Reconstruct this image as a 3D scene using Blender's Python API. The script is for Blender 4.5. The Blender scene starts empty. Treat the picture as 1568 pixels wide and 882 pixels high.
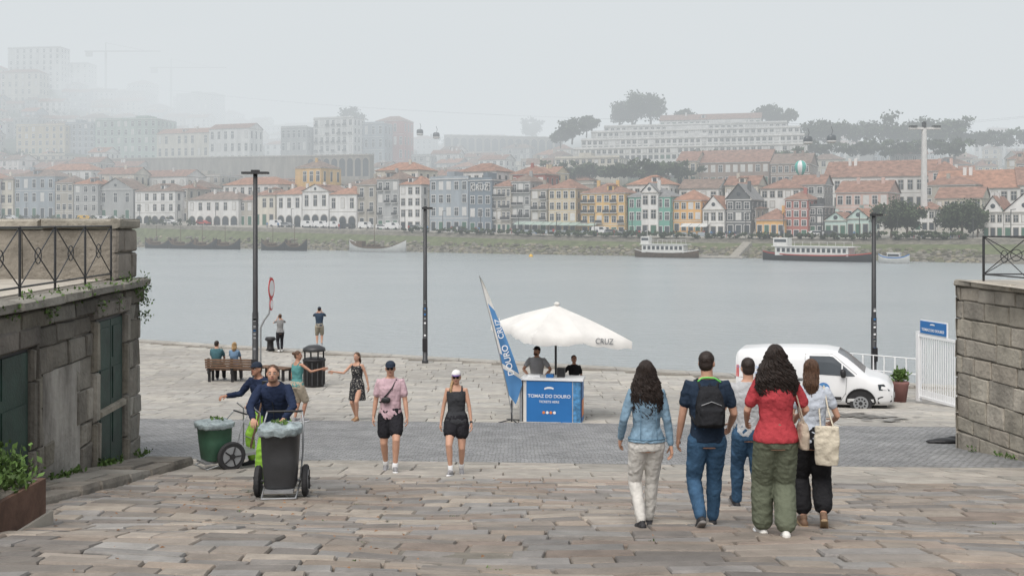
import bpy, math, random
import numpy as np
from mathutils import Vector, Matrix
random.seed(7); np.random.seed(7)
R=math.radians
S=bpy.context.scene
W=bpy.data.worlds.new("World"); S.world=W; W.use_nodes=True
S.view_settings.view_transform='Standard'; S.view_settings.look='None'; S.view_settings.exposure=0

# ------------------------------------------------------------------ survey helpers (eye height 8 m above the river)
F=1600.0; CX=784.0; HY=340.0; EYE=8.0
def bx(px,d): return (px-CX)/F*d
def bz(py,d): return EYE-(py-HY)/F*d
PR=[(-30,-1.5),(-6,1.0),(0,1.6),(7,2.45),(9.2,2.78),(10.9,3.1),(17,3.97),(20,4.3),(25.5,4.78),(28,5.02),(30.5,5.25),(36,5.5),(50,5.9),(60,6.05),(90,6.3)]
def gz(x,y): return EYE-float(np.interp(y,[p[0] for p in PR],[p[1] for p in PR]))

# ------------------------------------------------------------------ materials
def M(name,col,rough=.75,var=.15,scale=3.0,bump=0.0,bscale=20.0,metal=0.0,spec=.4,attr=False,streak=False,alpha=None,col2=None,det=6):
    m=bpy.data.materials.new(name); m.use_nodes=True
    nt=m.node_tree; N=nt.nodes; L=nt.links; b=N['Principled BSDF']
    b.inputs['Roughness'].default_value=rough; b.inputs['Metallic'].default_value=metal
    b.inputs['Specular IOR Level'].default_value=spec
    tc=N.new('ShaderNodeTexCoord'); mp=N.new('ShaderNodeMapping'); L.new(tc.outputs['Object'],mp.inputs[0])
    if streak: mp.inputs['Scale'].default_value=(1,1,.25)
    nz=N.new('ShaderNodeTexNoise'); nz.inputs['Scale'].default_value=scale; nz.inputs['Detail'].default_value=det; nz.inputs['Roughness'].default_value=.6
    L.new(mp.outputs[0],nz.inputs['Vector'])
    mr=N.new('ShaderNodeMapRange'); mr.inputs[1].default_value=.3; mr.inputs[2].default_value=.7; mr.inputs[3].default_value=0; mr.inputs[4].default_value=1
    L.new(nz.outputs[0],mr.inputs[0])
    mx=N.new('ShaderNodeMix'); mx.data_type='RGBA'
    c=Vector(col)
    a=c*(1-var); d=col2 if col2 else [min(1,k*(1+var)) for k in c]
    mx.inputs[6].default_value=(a[0],a[1],a[2],1); mx.inputs[7].default_value=(d[0],d[1],d[2],1)
    L.new(mr.outputs[0],mx.inputs[0]); out=mx.outputs[2]
    if attr:
        at=N.new('ShaderNodeAttribute'); at.attribute_name='Col'
        m2=N.new('ShaderNodeMix'); m2.data_type='RGBA'; m2.blend_type='MULTIPLY'; m2.inputs[0].default_value=1
        L.new(out,m2.inputs[6]); L.new(at.outputs[0],m2.inputs[7]); out=m2.outputs[2]
    L.new(out,b.inputs['Base Color'])
    if bump>0:
        n2=N.new('ShaderNodeTexNoise'); n2.inputs['Scale'].default_value=bscale; n2.inputs['Detail'].default_value=5
        L.new(tc.outputs['Object'],n2.inputs['Vector'])
        bp=N.new('ShaderNodeBump'); bp.inputs['Strength'].default_value=1; bp.inputs['Distance'].default_value=bump
        L.new(n2.outputs[0],bp.inputs['Height']); L.new(bp.outputs[0],b.inputs['Normal'])
    if alpha is not None: b.inputs['Alpha'].default_value=alpha
    return m
def cloth(name,col,var=.08): return M(name,col,.92,var,7,bump=.03,bscale=11,spec=.12)
STONE=M('granite_paving',(1,1,1),.8,.34,3.5,bump=.012,bscale=26,attr=True,det=10)
WSTONE=M('granite_blocks',(1,1,1),.9,.5,2.2,bump=.03,bscale=14,attr=True,det=10)
JOINT=M('joint_soil',(.17,.155,.13),.95,.3,6,bump=.01)
METAL=M('dark_iron',(.035,.037,.04),.5,.2,8,spec=.5)
STEEL=M('galvanised_steel',(.30,.31,.32),.45,.15,10,metal=.4)
WHITE=M('white_paint',(.76,.77,.78),.35,.03,2,spec=.5)
WFAB=M('white_canvas',(.64,.63,.605),.8,.08,2,bump=.015,bscale=5)
BLUE=M('blue_print',(.025,.15,.40),.45,.06,2)
BLUE2=M('pale_blue_print',(.08,.22,.44),.5,.06,2)
BLACKM=M('black_plastic',(.02,.02,.022),.5,.2,8)
RUB=M('rubber',(.03,.03,.032),.8,.2,10)
GLASS=M('window_glass',(.045,.055,.065),.15,.3,.5,spec=.6)
SKIN=M('skin',(.50,.29,.205),.55,.08,9,spec=.3)
SKINT=M('skin_tanned',(.40,.215,.145),.55,.08,9,spec=.3)
HAIRD=M('hair_dark',(.022,.014,.011),.55,.5,40,bump=.006,bscale=90)
HAIRB=M('hair_brown',(.085,.045,.026),.55,.5,40,bump=.006,bscale=90)
HAIRL=M('hair_blond',(.33,.22,.11),.55,.4,40,bump=.006,bscale=90)
EYEW=M('eye_white',(.7,.68,.66),.3,.02); EYED=M('eye_dark',(.02,.015,.012),.2,.1); LIP=M('lips',(.36,.14,.12),.5,.1)

# ------------------------------------------------------------------ mesh buffer
class B:
    def __init__(s): s.v=[];s.f=[];s.m=[];s.sm=[];s.c=[];s.mats=[];s.n=0;s.T=None
    def mi(s,mat):
        if mat not in s.mats: s.mats.append(mat)
        return s.mats.index(mat)
    def add(s,V,Fs,mat,smooth=False,T=None,col=None):
        V=np.asarray(V,dtype=float).reshape(-1,3)
        for t in (T,s.T):
            if t is not None:
                A=np.array(t); V=V@A[:3,:3].T+A[:3,3]
        s.v.append(V); k=s.mi(mat); o=s.n
        for f in Fs: s.f.append([i+o for i in f])
        s.m+= [k]*len(Fs); s.sm+=[smooth]*len(Fs); s.c+=[col or (1,1,1)]*len(Fs); s.n+=len(V)
    def box(s,x0,x1,y0,y1,z0,z1,mat,T=None):
        V=[(x0,y0,z0),(x1,y0,z0),(x1,y1,z0),(x0,y1,z0),(x0,y0,z1),(x1,y0,z1),(x1,y1,z1),(x0,y1,z1)]
        s.add(V,[(3,2,1,0),(4,5,6,7),(0,1,5,4),(1,2,6,5),(2,3,7,6),(3,0,4,7)],mat,False,T)
    def quad(s,a,b,c,d,mat): s.add([a,b,c,d],[(0,1,2,3)],mat)
    def tube(s,pts,rad,mat,n=8,T=None):
        V,Fs=tube(pts,rad,n); s.add(V,Fs,mat,True,T)
    def finish(s,name,parent=None,loc=None,bevel=0):
        me=bpy.data.meshes.new(name); V=np.concatenate(s.v) if s.v else np.zeros((0,3))
        if loc is not None: V=V-np.array(loc)
        me.from_pydata(V.tolist(),[],s.f)
        for m in s.mats: me.materials.append(m)
        me.polygons.foreach_set('material_index',s.m); me.polygons.foreach_set('use_smooth',s.sm)
        if any(c!=(1,1,1) for c in s.c):
            a=me.attributes.new('Col','FLOAT_COLOR','FACE')
            a.data.foreach_set('color',[k for c in s.c for k in (c[0],c[1],c[2],1)])
        me.update()
        o=bpy.data.objects.new(name,me); S.collection.objects.link(o)
        if loc is not None: o.location=loc
        if parent: o.parent=parent
        if bevel:
            b=o.modifiers.new('bevel','BEVEL'); b.width=bevel; b.segments=2; b.limit_method='ANGLE'; b.angle_limit=R(40)
        return o
def tube(pts,rad,n=8):
    P=[Vector(p) for p in pts]
    if not hasattr(rad,'__len__'): rad=[rad]*len(P)
    V=[];Fs=[]; d0=(P[1]-P[0]).normalized()
    a=d0.orthogonal().normalized()
    rings=[]
    def ring(c,r,d):
        nonlocal a
        a=(a-d*a.dot(d)).normalized(); b=d.cross(a)
        rings.append(len(V)//1)
        for k in range(n):
            t=2*math.pi*k/n; q=c+a*(math.cos(t)*r)+b*(math.sin(t)*r); V.append(q[:])
    dirs=[]
    for i in range(len(P)):
        d=(P[min(i+1,len(P)-1)]-P[max(i-1,0)])
        dirs.append(d.normalized() if d.length>1e-9 else d0)
    for sgn in (.9,.55): ring(P[0]-dirs[0]*rad[0]*sgn,rad[0]*math.sqrt(1-sgn*sgn),dirs[0])
    for i in range(len(P)): ring(P[i],rad[i],dirs[i])
    for sgn in (.55,.9): ring(P[-1]+dirs[-1]*rad[-1]*sgn,rad[-1]*math.sqrt(1-sgn*sgn),dirs[-1])
    m=len(rings)
    for i in range(m-1):
        for k in range(n): Fs.append((i*n+k,i*n+(k+1)%n,(i+1)*n+(k+1)%n,(i+1)*n+k))
    Fs.append(tuple(range(n))[::-1]); Fs.append(tuple((m-1)*n+k for k in range(n)))
    return V,Fs
def loft(secs,n=16,e=1.0):
    V=[];Fs=[]
    for c,X,Y in secs:
        c=Vector(c);X=Vector(X);Y=Vector(Y)
        for k in range(n):
            t=2*math.pi*k/n; ct,st=math.cos(t),math.sin(t)
            V.append((c+X*(math.copysign(abs(ct)**e,ct))+Y*(math.copysign(abs(st)**e,st)))[:])
    m=len(secs)
    for i in range(m-1):
        for k in range(n): Fs.append((i*n+k,i*n+(k+1)%n,(i+1)*n+(k+1)%n,(i+1)*n+k))
    Fs.append(tuple(range(n))[::-1]); Fs.append(tuple((m-1)*n+k for k in range(n)))
    return V,Fs
def ell(c,r,Rm=None,n=14,m=9,e=1.0):
    V=[];Fs=[]
    def pw(x): return math.copysign(abs(x)**e,x)
    for i in range(m+1):
        ph=-math.pi/2+math.pi*(i+.0)/m
        if i==0: ph+=.05
        if i==m: ph-=.05
        for k in range(n):
            t=2*math.pi*k/n
            q=Vector((r[0]*pw(math.cos(ph))*pw(math.cos(t)),r[1]*pw(math.cos(ph))*pw(math.sin(t)),r[2]*pw(math.sin(ph))))
            if Rm is not None: q=Rm@q
            V.append((q+Vector(c))[:])
    for i in range(m):
        for k in range(n): Fs.append((i*n+k,i*n+(k+1)%n,(i+1)*n+(k+1)%n,(i+1)*n+k))
    Fs.append(tuple(range(n))[::-1]); Fs.append(tuple(m*n+k for k in range(n)))
    return V,Fs
def remesh(parts,vox,sm=3,wr=0):
    V=[];Fs=[];o=0
    for v,f in parts:
        V+=list(v); Fs+=[[i+o for i in q] for q in f]; o+=len(v)
    me=bpy.data.meshes.new('t'); me.from_pydata([tuple(q) for q in V],[],Fs)
    ob=bpy.data.objects.new('t',me); S.collection.objects.link(ob)
    r=ob.modifiers.new('r','REMESH'); r.mode='VOXEL'; r.voxel_size=vox; r.adaptivity=0
    if sm:
        s=ob.modifiers.new('s','SMOOTH'); s.factor=.5; s.iterations=sm
    dg=bpy.context.evaluated_depsgraph_get(); dg.update()
    m2=bpy.data.meshes.new_from_object(ob.evaluated_get(dg))
    n=len(m2.vertices); a=np.empty(n*3); m2.vertices.foreach_get('co',a)
    fs=[tuple(p.vertices) for p in m2.polygons]
    bpy.data.objects.remove(ob); bpy.data.meshes.remove(me); bpy.data.meshes.remove(m2)
    a=a.reshape(-1,3)
    if wr:   # cloth folds: sum of crossing waves
        rs=np.random.RandomState(len(a)%9973); out=a.copy()
        for i in range(16):
            k=rs.normal(size=3)*np.array([1,1,1.3]); k*=rs.uniform(22,75)/np.linalg.norm(k); d=rs.normal(size=3); d-=k*d.dot(k)/k.dot(k)*.3; d/=np.linalg.norm(d)
            q=a@k+1.5*np.sin(a@(rs.normal(size=3)*12)+rs.uniform(0,6))+rs.uniform(0,6)
            out+=np.outer(np.abs(np.sin(q))**1.5-.5,d)*wr*55/(np.linalg.norm(k)+20)
        a=out
    return a,fs
def text(buf,body,size,mat,T,align='CENTER'):
    cu=bpy.data.curves.new('txt','FONT'); cu.body=body; cu.size=size; cu.align_x=align; cu.align_y='CENTER'; cu.extrude=.002; cu.offset=size*.01
    ob=bpy.data.objects.new('txt',cu); S.collection.objects.link(ob)
    dg=bpy.context.evaluated_depsgraph_get(); dg.update()
    m2=bpy.data.meshes.new_from_object(ob.evaluated_get(dg))
    V=[v.co[:] for v in m2.vertices]; Fs=[tuple(p.vertices) for p in m2.polygons]
    if V: buf.add(V,Fs,mat,False,T)
    bpy.data.objects.remove(ob); bpy.data.curves.remove(cu); bpy.data.meshes.remove(m2)
def frame(o,U,Vv,N):
    return Matrix(((U[0],Vv[0],N[0],o[0]),(U[1],Vv[1],N[1],o[1]),(U[2],Vv[2],N[2],o[2]),(0,0,0,1)))
def place(px,d,yaw=0,dz=0):
    x=bx(px,d); return Matrix.Translation((x,d,gz(x,d)+dz))@Matrix.Rotation(R(yaw),4,'Z')

# ------------------------------------------------------------------ stone courses
def courses(u0,u1,v0,v1,rh,ln,holes=()):
    out=[]; v=v0
    while v<v1-1e-3:
        h=random.uniform(*rh); 
        if v+h>v1-rh[0]*.5: h=v1-v
        segs=[(u0,u1)]
        for (a,b,c,d) in holes:
            if c<v+h*.6 and d>v+h*.4:
                ns=[]
                for (p,q) in segs:
                    if b<=p or a>=q: ns.append((p,q))
                    else:
                        if a-p>.05: ns.append((p,a))
                        if q-b>.05: ns.append((b,q))
                segs=ns
        for (p,q) in segs:
            u=p
            first=random.uniform(.3,1)
            while u<q-1e-3:
                l=random.uniform(*ln)*first; first=1
                if u+l>q-ln[0]*.5: l=q-u
                out.append((u,u+l,v,v+h)); u+=l
        v+=h
    return out
def stones(buf,rects,fmap,hh,gap,jit,colf,mat,tilt=.004,soft=.35):
    for (a,b,c,d) in rects:
        g=gap/2; w=min(b-a,d-c); s=min(w*.2,hh*soft+.006)
        cor=[(a+g,c+g),(b-g,c+g),(b-g,d-g),(a+g,d-g)]
        cor=[(x+random.uniform(-jit,jit),y+random.uniform(-jit,jit)) for x,y in cor]
        cx=sum(x for x,_ in cor)/4; cy=sum(y for _,y in cor)/4
        h0=hh+random.uniform(-tilt,tilt)*1.5; tz=[random.uniform(-tilt,tilt) for _ in range(4)]
        def ins(k):
            return [(x+math.copysign(min(k,abs(cx-x)*.8),cx-x),y+math.copysign(min(k,abs(cy-y)*.8),cy-y)) for x,y in cor]
        V=[]
        for x,y in cor: V.append(fmap(x,y,-.02))
        for i,(x,y) in enumerate(ins(s*.25)): V.append(fmap(x,y,h0*.55+tz[i]))
        for i,(x,y) in enumerate(ins(s)): V.append(fmap(x,y,h0+tz[i]))
        Fs=[]
        for r in (0,4):
            for k in range(4): Fs.append((r+k,r+(k+1)%4,r+4+(k+1)%4,r+4+k))
        Fs.append((8,9,10,11))
        buf.add(V,Fs,mat,False,None,colf(cx,cy))
def pick(pal,j=.12):
    c=random.choice(pal); k=random.uniform(1-j,1+j); return (c[0]*k,c[1]*k,c[2]*k)

# ================================================================== GROUND
def edgeY(x): return 42.6-.54*x
g=B(); ys=[-30,-12,-6,-3,0,2,4,5.5,7,8,9.2,10,10.9,12,13.5,15,17,18.5,20,22,24,25.5,27,28,30.5,33,36]
xs=[-70+2*i for i in range(0,66)]
V=[];Fs=[]
rows=[]
for x in xs:
    E=min(edgeY(x),80)
    col=[y for y in ys]+[36+(E-36)*k/4 for k in range(1,5)]
    E=max(E,3)
    if E<38: col=[min(y,E-.02*(len(col)-i)) for i,y in enumerate(col)]
    rows.append(col)
n=len(rows[0])
for x,col in zip(xs,rows):
    for y in col: V.append((x,y,gz(x,y)-.03))
    y=col[-1]; V.append((x,y,-2))
n+=1
for i in range(len(xs)-1):
    for k in range(n-1): Fs.append((i*n+k,(i+1)*n+k,(i+1)*n+k+1,i*n+k+1))
g.add(V,Fs,JOINT); g.finish('ground')
def und(x,y): return .018*math.sin(x*1.1+.6*y)+.014*math.sin(1.9*y-.7*x+1)+.01*math.sin(2.7*x+y*2.2)
def gm(u,v,h):
    y=v-.1*u; return (u,y,gz(u,y)-.03+h)
def gmr(u,v,h):   # ramp: courses wander a little and the surface undulates
    vv=v+.06*math.sin(u*.9+v*.5)+.03*math.sin(u*2.3+v*1.3); y=vv-.1*u; k=min(1,max(0,(14.6-v)/1.5)); return (u+.05*math.sin(v*2.1),y,gz(u,y)-.02+h+und(u,y)*k)
b=B()
pal=[(.29,.252,.215),(.325,.285,.245),(.26,.24,.22),(.365,.32,.27),(.28,.265,.25),(.215,.197,.18),(.33,.275,.225),(.30,.288,.272),(.245,.222,.198),(.30,.245,.205)]
def rampcol(x,y):
    c=pick(pal,.17); k=1+.11*math.sin(x*.8+y*.5)+.08*math.sin(y*1.3-x*.4)+.05*math.sin(x*2.1+y*1.7); return (c[0]*k,c[1]*k,c[2]*k)
stones(b,courses(-7.5,9.5,2.5,14.9,(.19,.33),(.28,.85)),gmr,.034,.012,.010,rampcol,STONE,.006,.2)
b.finish('stone_ramp')
b=B(); pal2=[(.37,.34,.30),(.40,.37,.325),(.345,.325,.29),(.42,.385,.34)]
stones(b,courses(-7.5,13,14.9,17.5,(.45,.65),(.6,1.4)),gm,.032,.012,.006,lambda x,y:pick(pal2,.1),STONE,.004,.2)
b.finish('paving_slab_band')
SETT=bpy.data.materials.new('granite_setts'); SETT.use_nodes=True
nt=SETT.node_tree; N=nt.nodes; L=nt.links; bs=N['Principled BSDF']; bs.inputs['Roughness'].default_value=.85
ge=N.new('ShaderNodeNewGeometry'); br=N.new('ShaderNodeTexBrick'); br.inputs['Scale'].default_value=1; br.inputs['Brick Width'].default_value=.14; br.inputs['Row Height'].default_value=.12
br.inputs['Mortar Size'].default_value=.010; br.inputs['Mortar Smooth'].default_value=.5; br.inputs['Bias'].default_value=0
br.inputs['Color1'].default_value=(.275,.278,.28,1); br.inputs['Color2'].default_value=(.195,.20,.205,1); br.inputs['Mortar'].default_value=(.13,.128,.122,1)
nz=N.new('ShaderNodeTexNoise'); nz.inputs['Scale'].default_value=.9; nz.inputs['Detail'].default_value=10; nz.inputs['Roughness'].default_value=.75
va=N.new('ShaderNodeVectorMath'); va.operation='SCALE'; va.inputs['Scale'].default_value=.14
n3=N.new('ShaderNodeTexNoise'); n3.inputs['Scale'].default_value=2.0; L.new(ge.outputs['Position'],n3.inputs['Vector']); L.new(n3.outputs['Color'],va.inputs[0])
vb=N.new('ShaderNodeVectorMath'); L.new(ge.outputs['Position'],vb.inputs[0]); L.new(va.outputs[0],vb.inputs[1]); L.new(vb.outputs[0],br.inputs['Vector'])
L.new(ge.outputs['Position'],nz.inputs['Vector'])
mr=N.new('ShaderNodeMapRange'); mr.inputs[1].default_value=.3; mr.inputs[2].default_value=.7; mr.inputs[3].default_value=.7; mr.inputs[4].default_value=1.3; L.new(nz.outputs[0],mr.inputs[0])
hs=N.new('ShaderNodeHueSaturation'); L.new(br.outputs['Color'],hs.inputs['Color']); L.new(mr.outputs[0],hs.inputs['Value']); L.new(hs.outputs[0],bs.inputs['Base Color'])
bp=N.new('ShaderNodeBump'); bp.inputs['Distance'].default_value=.02; bp.invert=True; L.new(br.outputs['Fac'],bp.inputs['Height']); L.new(bp.outputs[0],bs.inputs['Normal'])
b=B()
V=[];Fs=[]; vs=[17.5+.5*i for i in range(15)]; us=[-30,-20,-9,-6,0,6,9,12,16,22,30]
for u in us:
    for v in vs: V.append(gm(u,v,.028))
n=len(vs)
for i in range(len(us)-1):
    for k in range(n-1): Fs.append((i*n+k,(i+1)*n+k,(i+1)*n+k+1,i*n+k+1))
b.add(V,Fs,SETT); b.finish('cobbled_road')
b=B(); pal3=[(.40,.38,.345),(.43,.41,.375),(.375,.36,.33),(.45,.425,.38),(.41,.395,.365)]
def plc(x,y):
    c=pick(pal3,.08); k=1+.06*math.sin(x*.5+y*.3)+.05*math.sin(y*.6-x*.25); return (c[0]*k,c[1]*k,c[2]*k)
rc=[]
for r in courses(-27,22,24.5,58,(.5,.7),(.8,1.5)):
    xm=(r[0]+r[1])/2; y=r[3]-.1*xm
    if y<edgeY(max(r[0],r[1]))-.9: rc.append(r)
stones(b,rc,gm,.032,.012,.004,plc,STONE,.003,.2)
b.finish('quay_paving')
b=B()
x=-34.0
while x<24:
    l=random.uniform(1.1,1.6); P=[]
    for xx in (x+.01,x+l-.01):
        for off in (-.95,.05): P.append((xx,edgeY(xx)+off))
    z=[gz(*p)+.03 for p in P]
    V=[(P[i][0],P[i][1],z[i]) for i in (0,2,3,1)]+[(P[i][0],P[i][1],z[i]-.4) for i in (0,2,3,1)]
    b.add(V,[(0,1,2,3),(0,4,5,1),(3,2,6,7)],STONE,False,None,pick(pal3,.1)); x+=l
b.finish('quay_coping')
WET=M('wet_stone',(.15,.14,.125),.3,.3,5)
b=B()
for i in range(46):
    cx,cy=bx(1325,26)+random.gauss(0,.42),25.9+random.gauss(-.1,.6); r=random.uniform(.04,.2); P=[]
    for k in range(12):
        t=k*math.pi/6; q=r*random.uniform(.5,1.2); x,y=cx+q*math.cos(t)*1.5,cy+q*math.sin(t); P.append((x,y,gz(x,y)+.018+i*.0003))
    b.add(P,[tuple(range(12))],WET)
b.finish('puddle_stain')

# ================================================================== WATER
WAT=bpy.data.materials.new('river_water'); WAT.use_nodes=True
nt=WAT.node_tree; N=nt.nodes; L=nt.links; bs=N['Principled BSDF']; bs.inputs['Roughness'].default_value=.22; bs.inputs['Specular IOR Level'].default_value=.5
ge=N.new('ShaderNodeNewGeometry'); mp=N.new('ShaderNodeMapping'); mp.inputs['Scale'].default_value=(.8,1.5,1); mp.inputs['Rotation'].default_value=(0,0,R(20)); L.new(ge.outputs['Position'],mp.inputs[0])
n1=N.new('ShaderNodeTexNoise'); n1.inputs['Scale'].default_value=.9; n1.inputs['Detail'].default_value=7; n1.inputs['Roughness'].default_value=.7; L.new(mp.outputs[0],n1.inputs['Vector'])
bp=N.new('ShaderNodeBump'); bp.inputs['Distance'].default_value=.32; bp.inputs['Strength'].default_value=.85; L.new(n1.outputs[0],bp.inputs['Height']); L.new(bp.outputs[0],bs.inputs['Normal'])
n2=N.new('ShaderNodeTexNoise'); n2.inputs['Scale'].default_value=.03; n2.inputs['Detail'].default_value=5; L.new(mp.outputs[0],n2.inputs['Vector'])
cr=N.new('ShaderNodeMix'); cr.data_type='RGBA'; cr.inputs[6].default_value=(.29,.325,.34,1); cr.inputs[7].default_value=(.38,.41,.42,1); L.new(n2.outputs[0],cr.inputs[0]); L.new(cr.outputs[2],bs.inputs['Base Color'])
b=B(); b.add([(-3000,-500,0),(3000,-500,0),(3000,5000,0),(-3000,5000,0)],[(0,1,2,3)],WAT); b.finish('river_water')

# ================================================================== FAR BANK TERRAIN
def ip(x,P): return float(np.interp(x,[p[0] for p in P],[p[1] for p in P]))
ROW=[(-600,400),(-200,377),(0,368),(215,355),(784,285),(1568,222),(1900,205)]
BASE=[(-300,333),(0,336),(215,342),(400,347),(650,353),(784,357),(1000,361),(1300,363),(1568,362)]
SKY=[(-300,110),(0,118),(100,122),(200,145),(300,175),(370,198),(480,212),(600,212),(700,222),(800,228),(850,218),(900,205),(1000,198),(1230,200),(1300,215),(1450,228),(1568,230),(2000,235)]
EXP=[(700,.85),(900,.55),(1240,.55),(1600,.62)]
WM=350.0
def yp(px,w):
    b0=ip(px,BASE); s=ip(px,SKY)
    if w<=0: return b0
    k=min(1,w/WM); k=.75*k**ip(px,EXP)+.25*k
    return b0+(s-b0)*k
def far(px,w): Y=ip(px,ROW)+w; return bx(px,Y),Y
def fz(px,w): Y=ip(px,ROW)+w; return bz(yp(px,w),Y)
EMB=M('rocky_bank',(.16,.148,.122),.95,.5,.8,bump=.5,bscale=1.2); HILL=M('hill_vegetation',(.065,.085,.045),.95,.5,.15,bump=1,bscale=.4)
GRS=M('bank_grass',(.12,.135,.07),.95,.3,.6); PROM=M('promenade',(.36,.34,.30),.9,.1,.3)
b=B(); pxs=list(range(-600,2101,25))
ws=[(-30,None,-1.5),(-23,None,.3),(-19,None,1.6),(-14,-1.6,0),(-9,-.4,0),(0,0,0)]+[(w,0,1) for w in (10,20,35,50,75,100,130,160,200,250,300,350)]
V=[]
for px in pxs:
    for w,dz,z in ws:
        X,Y=far(px,w); zb=fz(px,w)
        V.append((X,Y,z if dz is None else zb+dz))
    X,Y=far(px,500); V.append((X,Y,fz(px,350)+8))
    X,Y=far(px,1500); V.append((X,Y,fz(px,350)-20))
n=len(ws)+2; parts={}
for i in range(len(pxs)-1):
    for k in range(n-1):
        mat=EMB if k<2 else GRS if k==2 else EMB if k==3 else PROM if k<6 else HILL
        parts.setdefault(mat,[]).append((i*n+k,(i+1)*n+k,(i+1)*n+k+1,i*n+k+1))
for m,f in parts.items(): b.add(V,f,m)
b.finish('hillside_terrain')
b=B(); RK=M('boulders',(.19,.178,.15),.95,.35,.7,attr=True)
for i in range(1700):
    px=random.uniform(150,1500); w=random.uniform(-25,-17); X,Y=far(px,w); z=np.interp(w,[-30,-23,-19,-14],[-1.5,.3,1.6,fz(px,-14)-1.6])
    r=random.uniform(.3,.7); v,f=ell((X,Y,z),(r*random.uniform(.9,1.6),r,r*.7),Matrix.Rotation(random.uniform(0,3),3,'Z'),6,4,.8); b.add(v,f,RK,False,None,pick([(1,1,1),(.6,.6,.55),(1.2,1.15,1.0),(.75,.8,.6)],.2))
b.finish('embankment_rocks')

# ================================================================== BUILDINGS
WC=dict(white=(.64,.63,.61),cream=(.56,.52,.44),gray=(.34,.345,.34),stone=(.36,.335,.29),bluegray=(.30,.335,.365),dkblue=(.17,.205,.24),yellow=(.60,.40,.17),orange=(.62,.36,.13),green=(.14,.33,.27),mint=(.45,.56,.52),red=(.35,.13,.11),pink=(.54,.39,.34),brown=(.27,.205,.17),dark=(.10,.105,.11),sage=(.35,.43,.38),tan=(.44,.375,.29),ochre=(.51,.42,.28))
WMAT={k:M('wall_'+k,v,.9,.22,.35,streak=True,det=9) for k,v in WC.items()}
RF={'o':M('roof_orange',(.34,.18,.12),.9,.35,.8,bump=.1,bscale=3),'r':M('roof_terracotta',(.27,.155,.115),.9,.4,.8,bump=.1,bscale=3),'b':M('roof_old_tiles',(.225,.165,.135),.9,.4,.8,bump=.1,bscale=3),'g':M('roof_grey',(.22,.22,.22),.9,.2,.8)}
FRM=M('window_frame',(.60,.59,.57),.7,.1,1); FRMS=M('stone_surround',(.38,.36,.32),.85,.15,1); SHUT=M('green_shutter',(.05,.13,.09),.7,.1,1)
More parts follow.
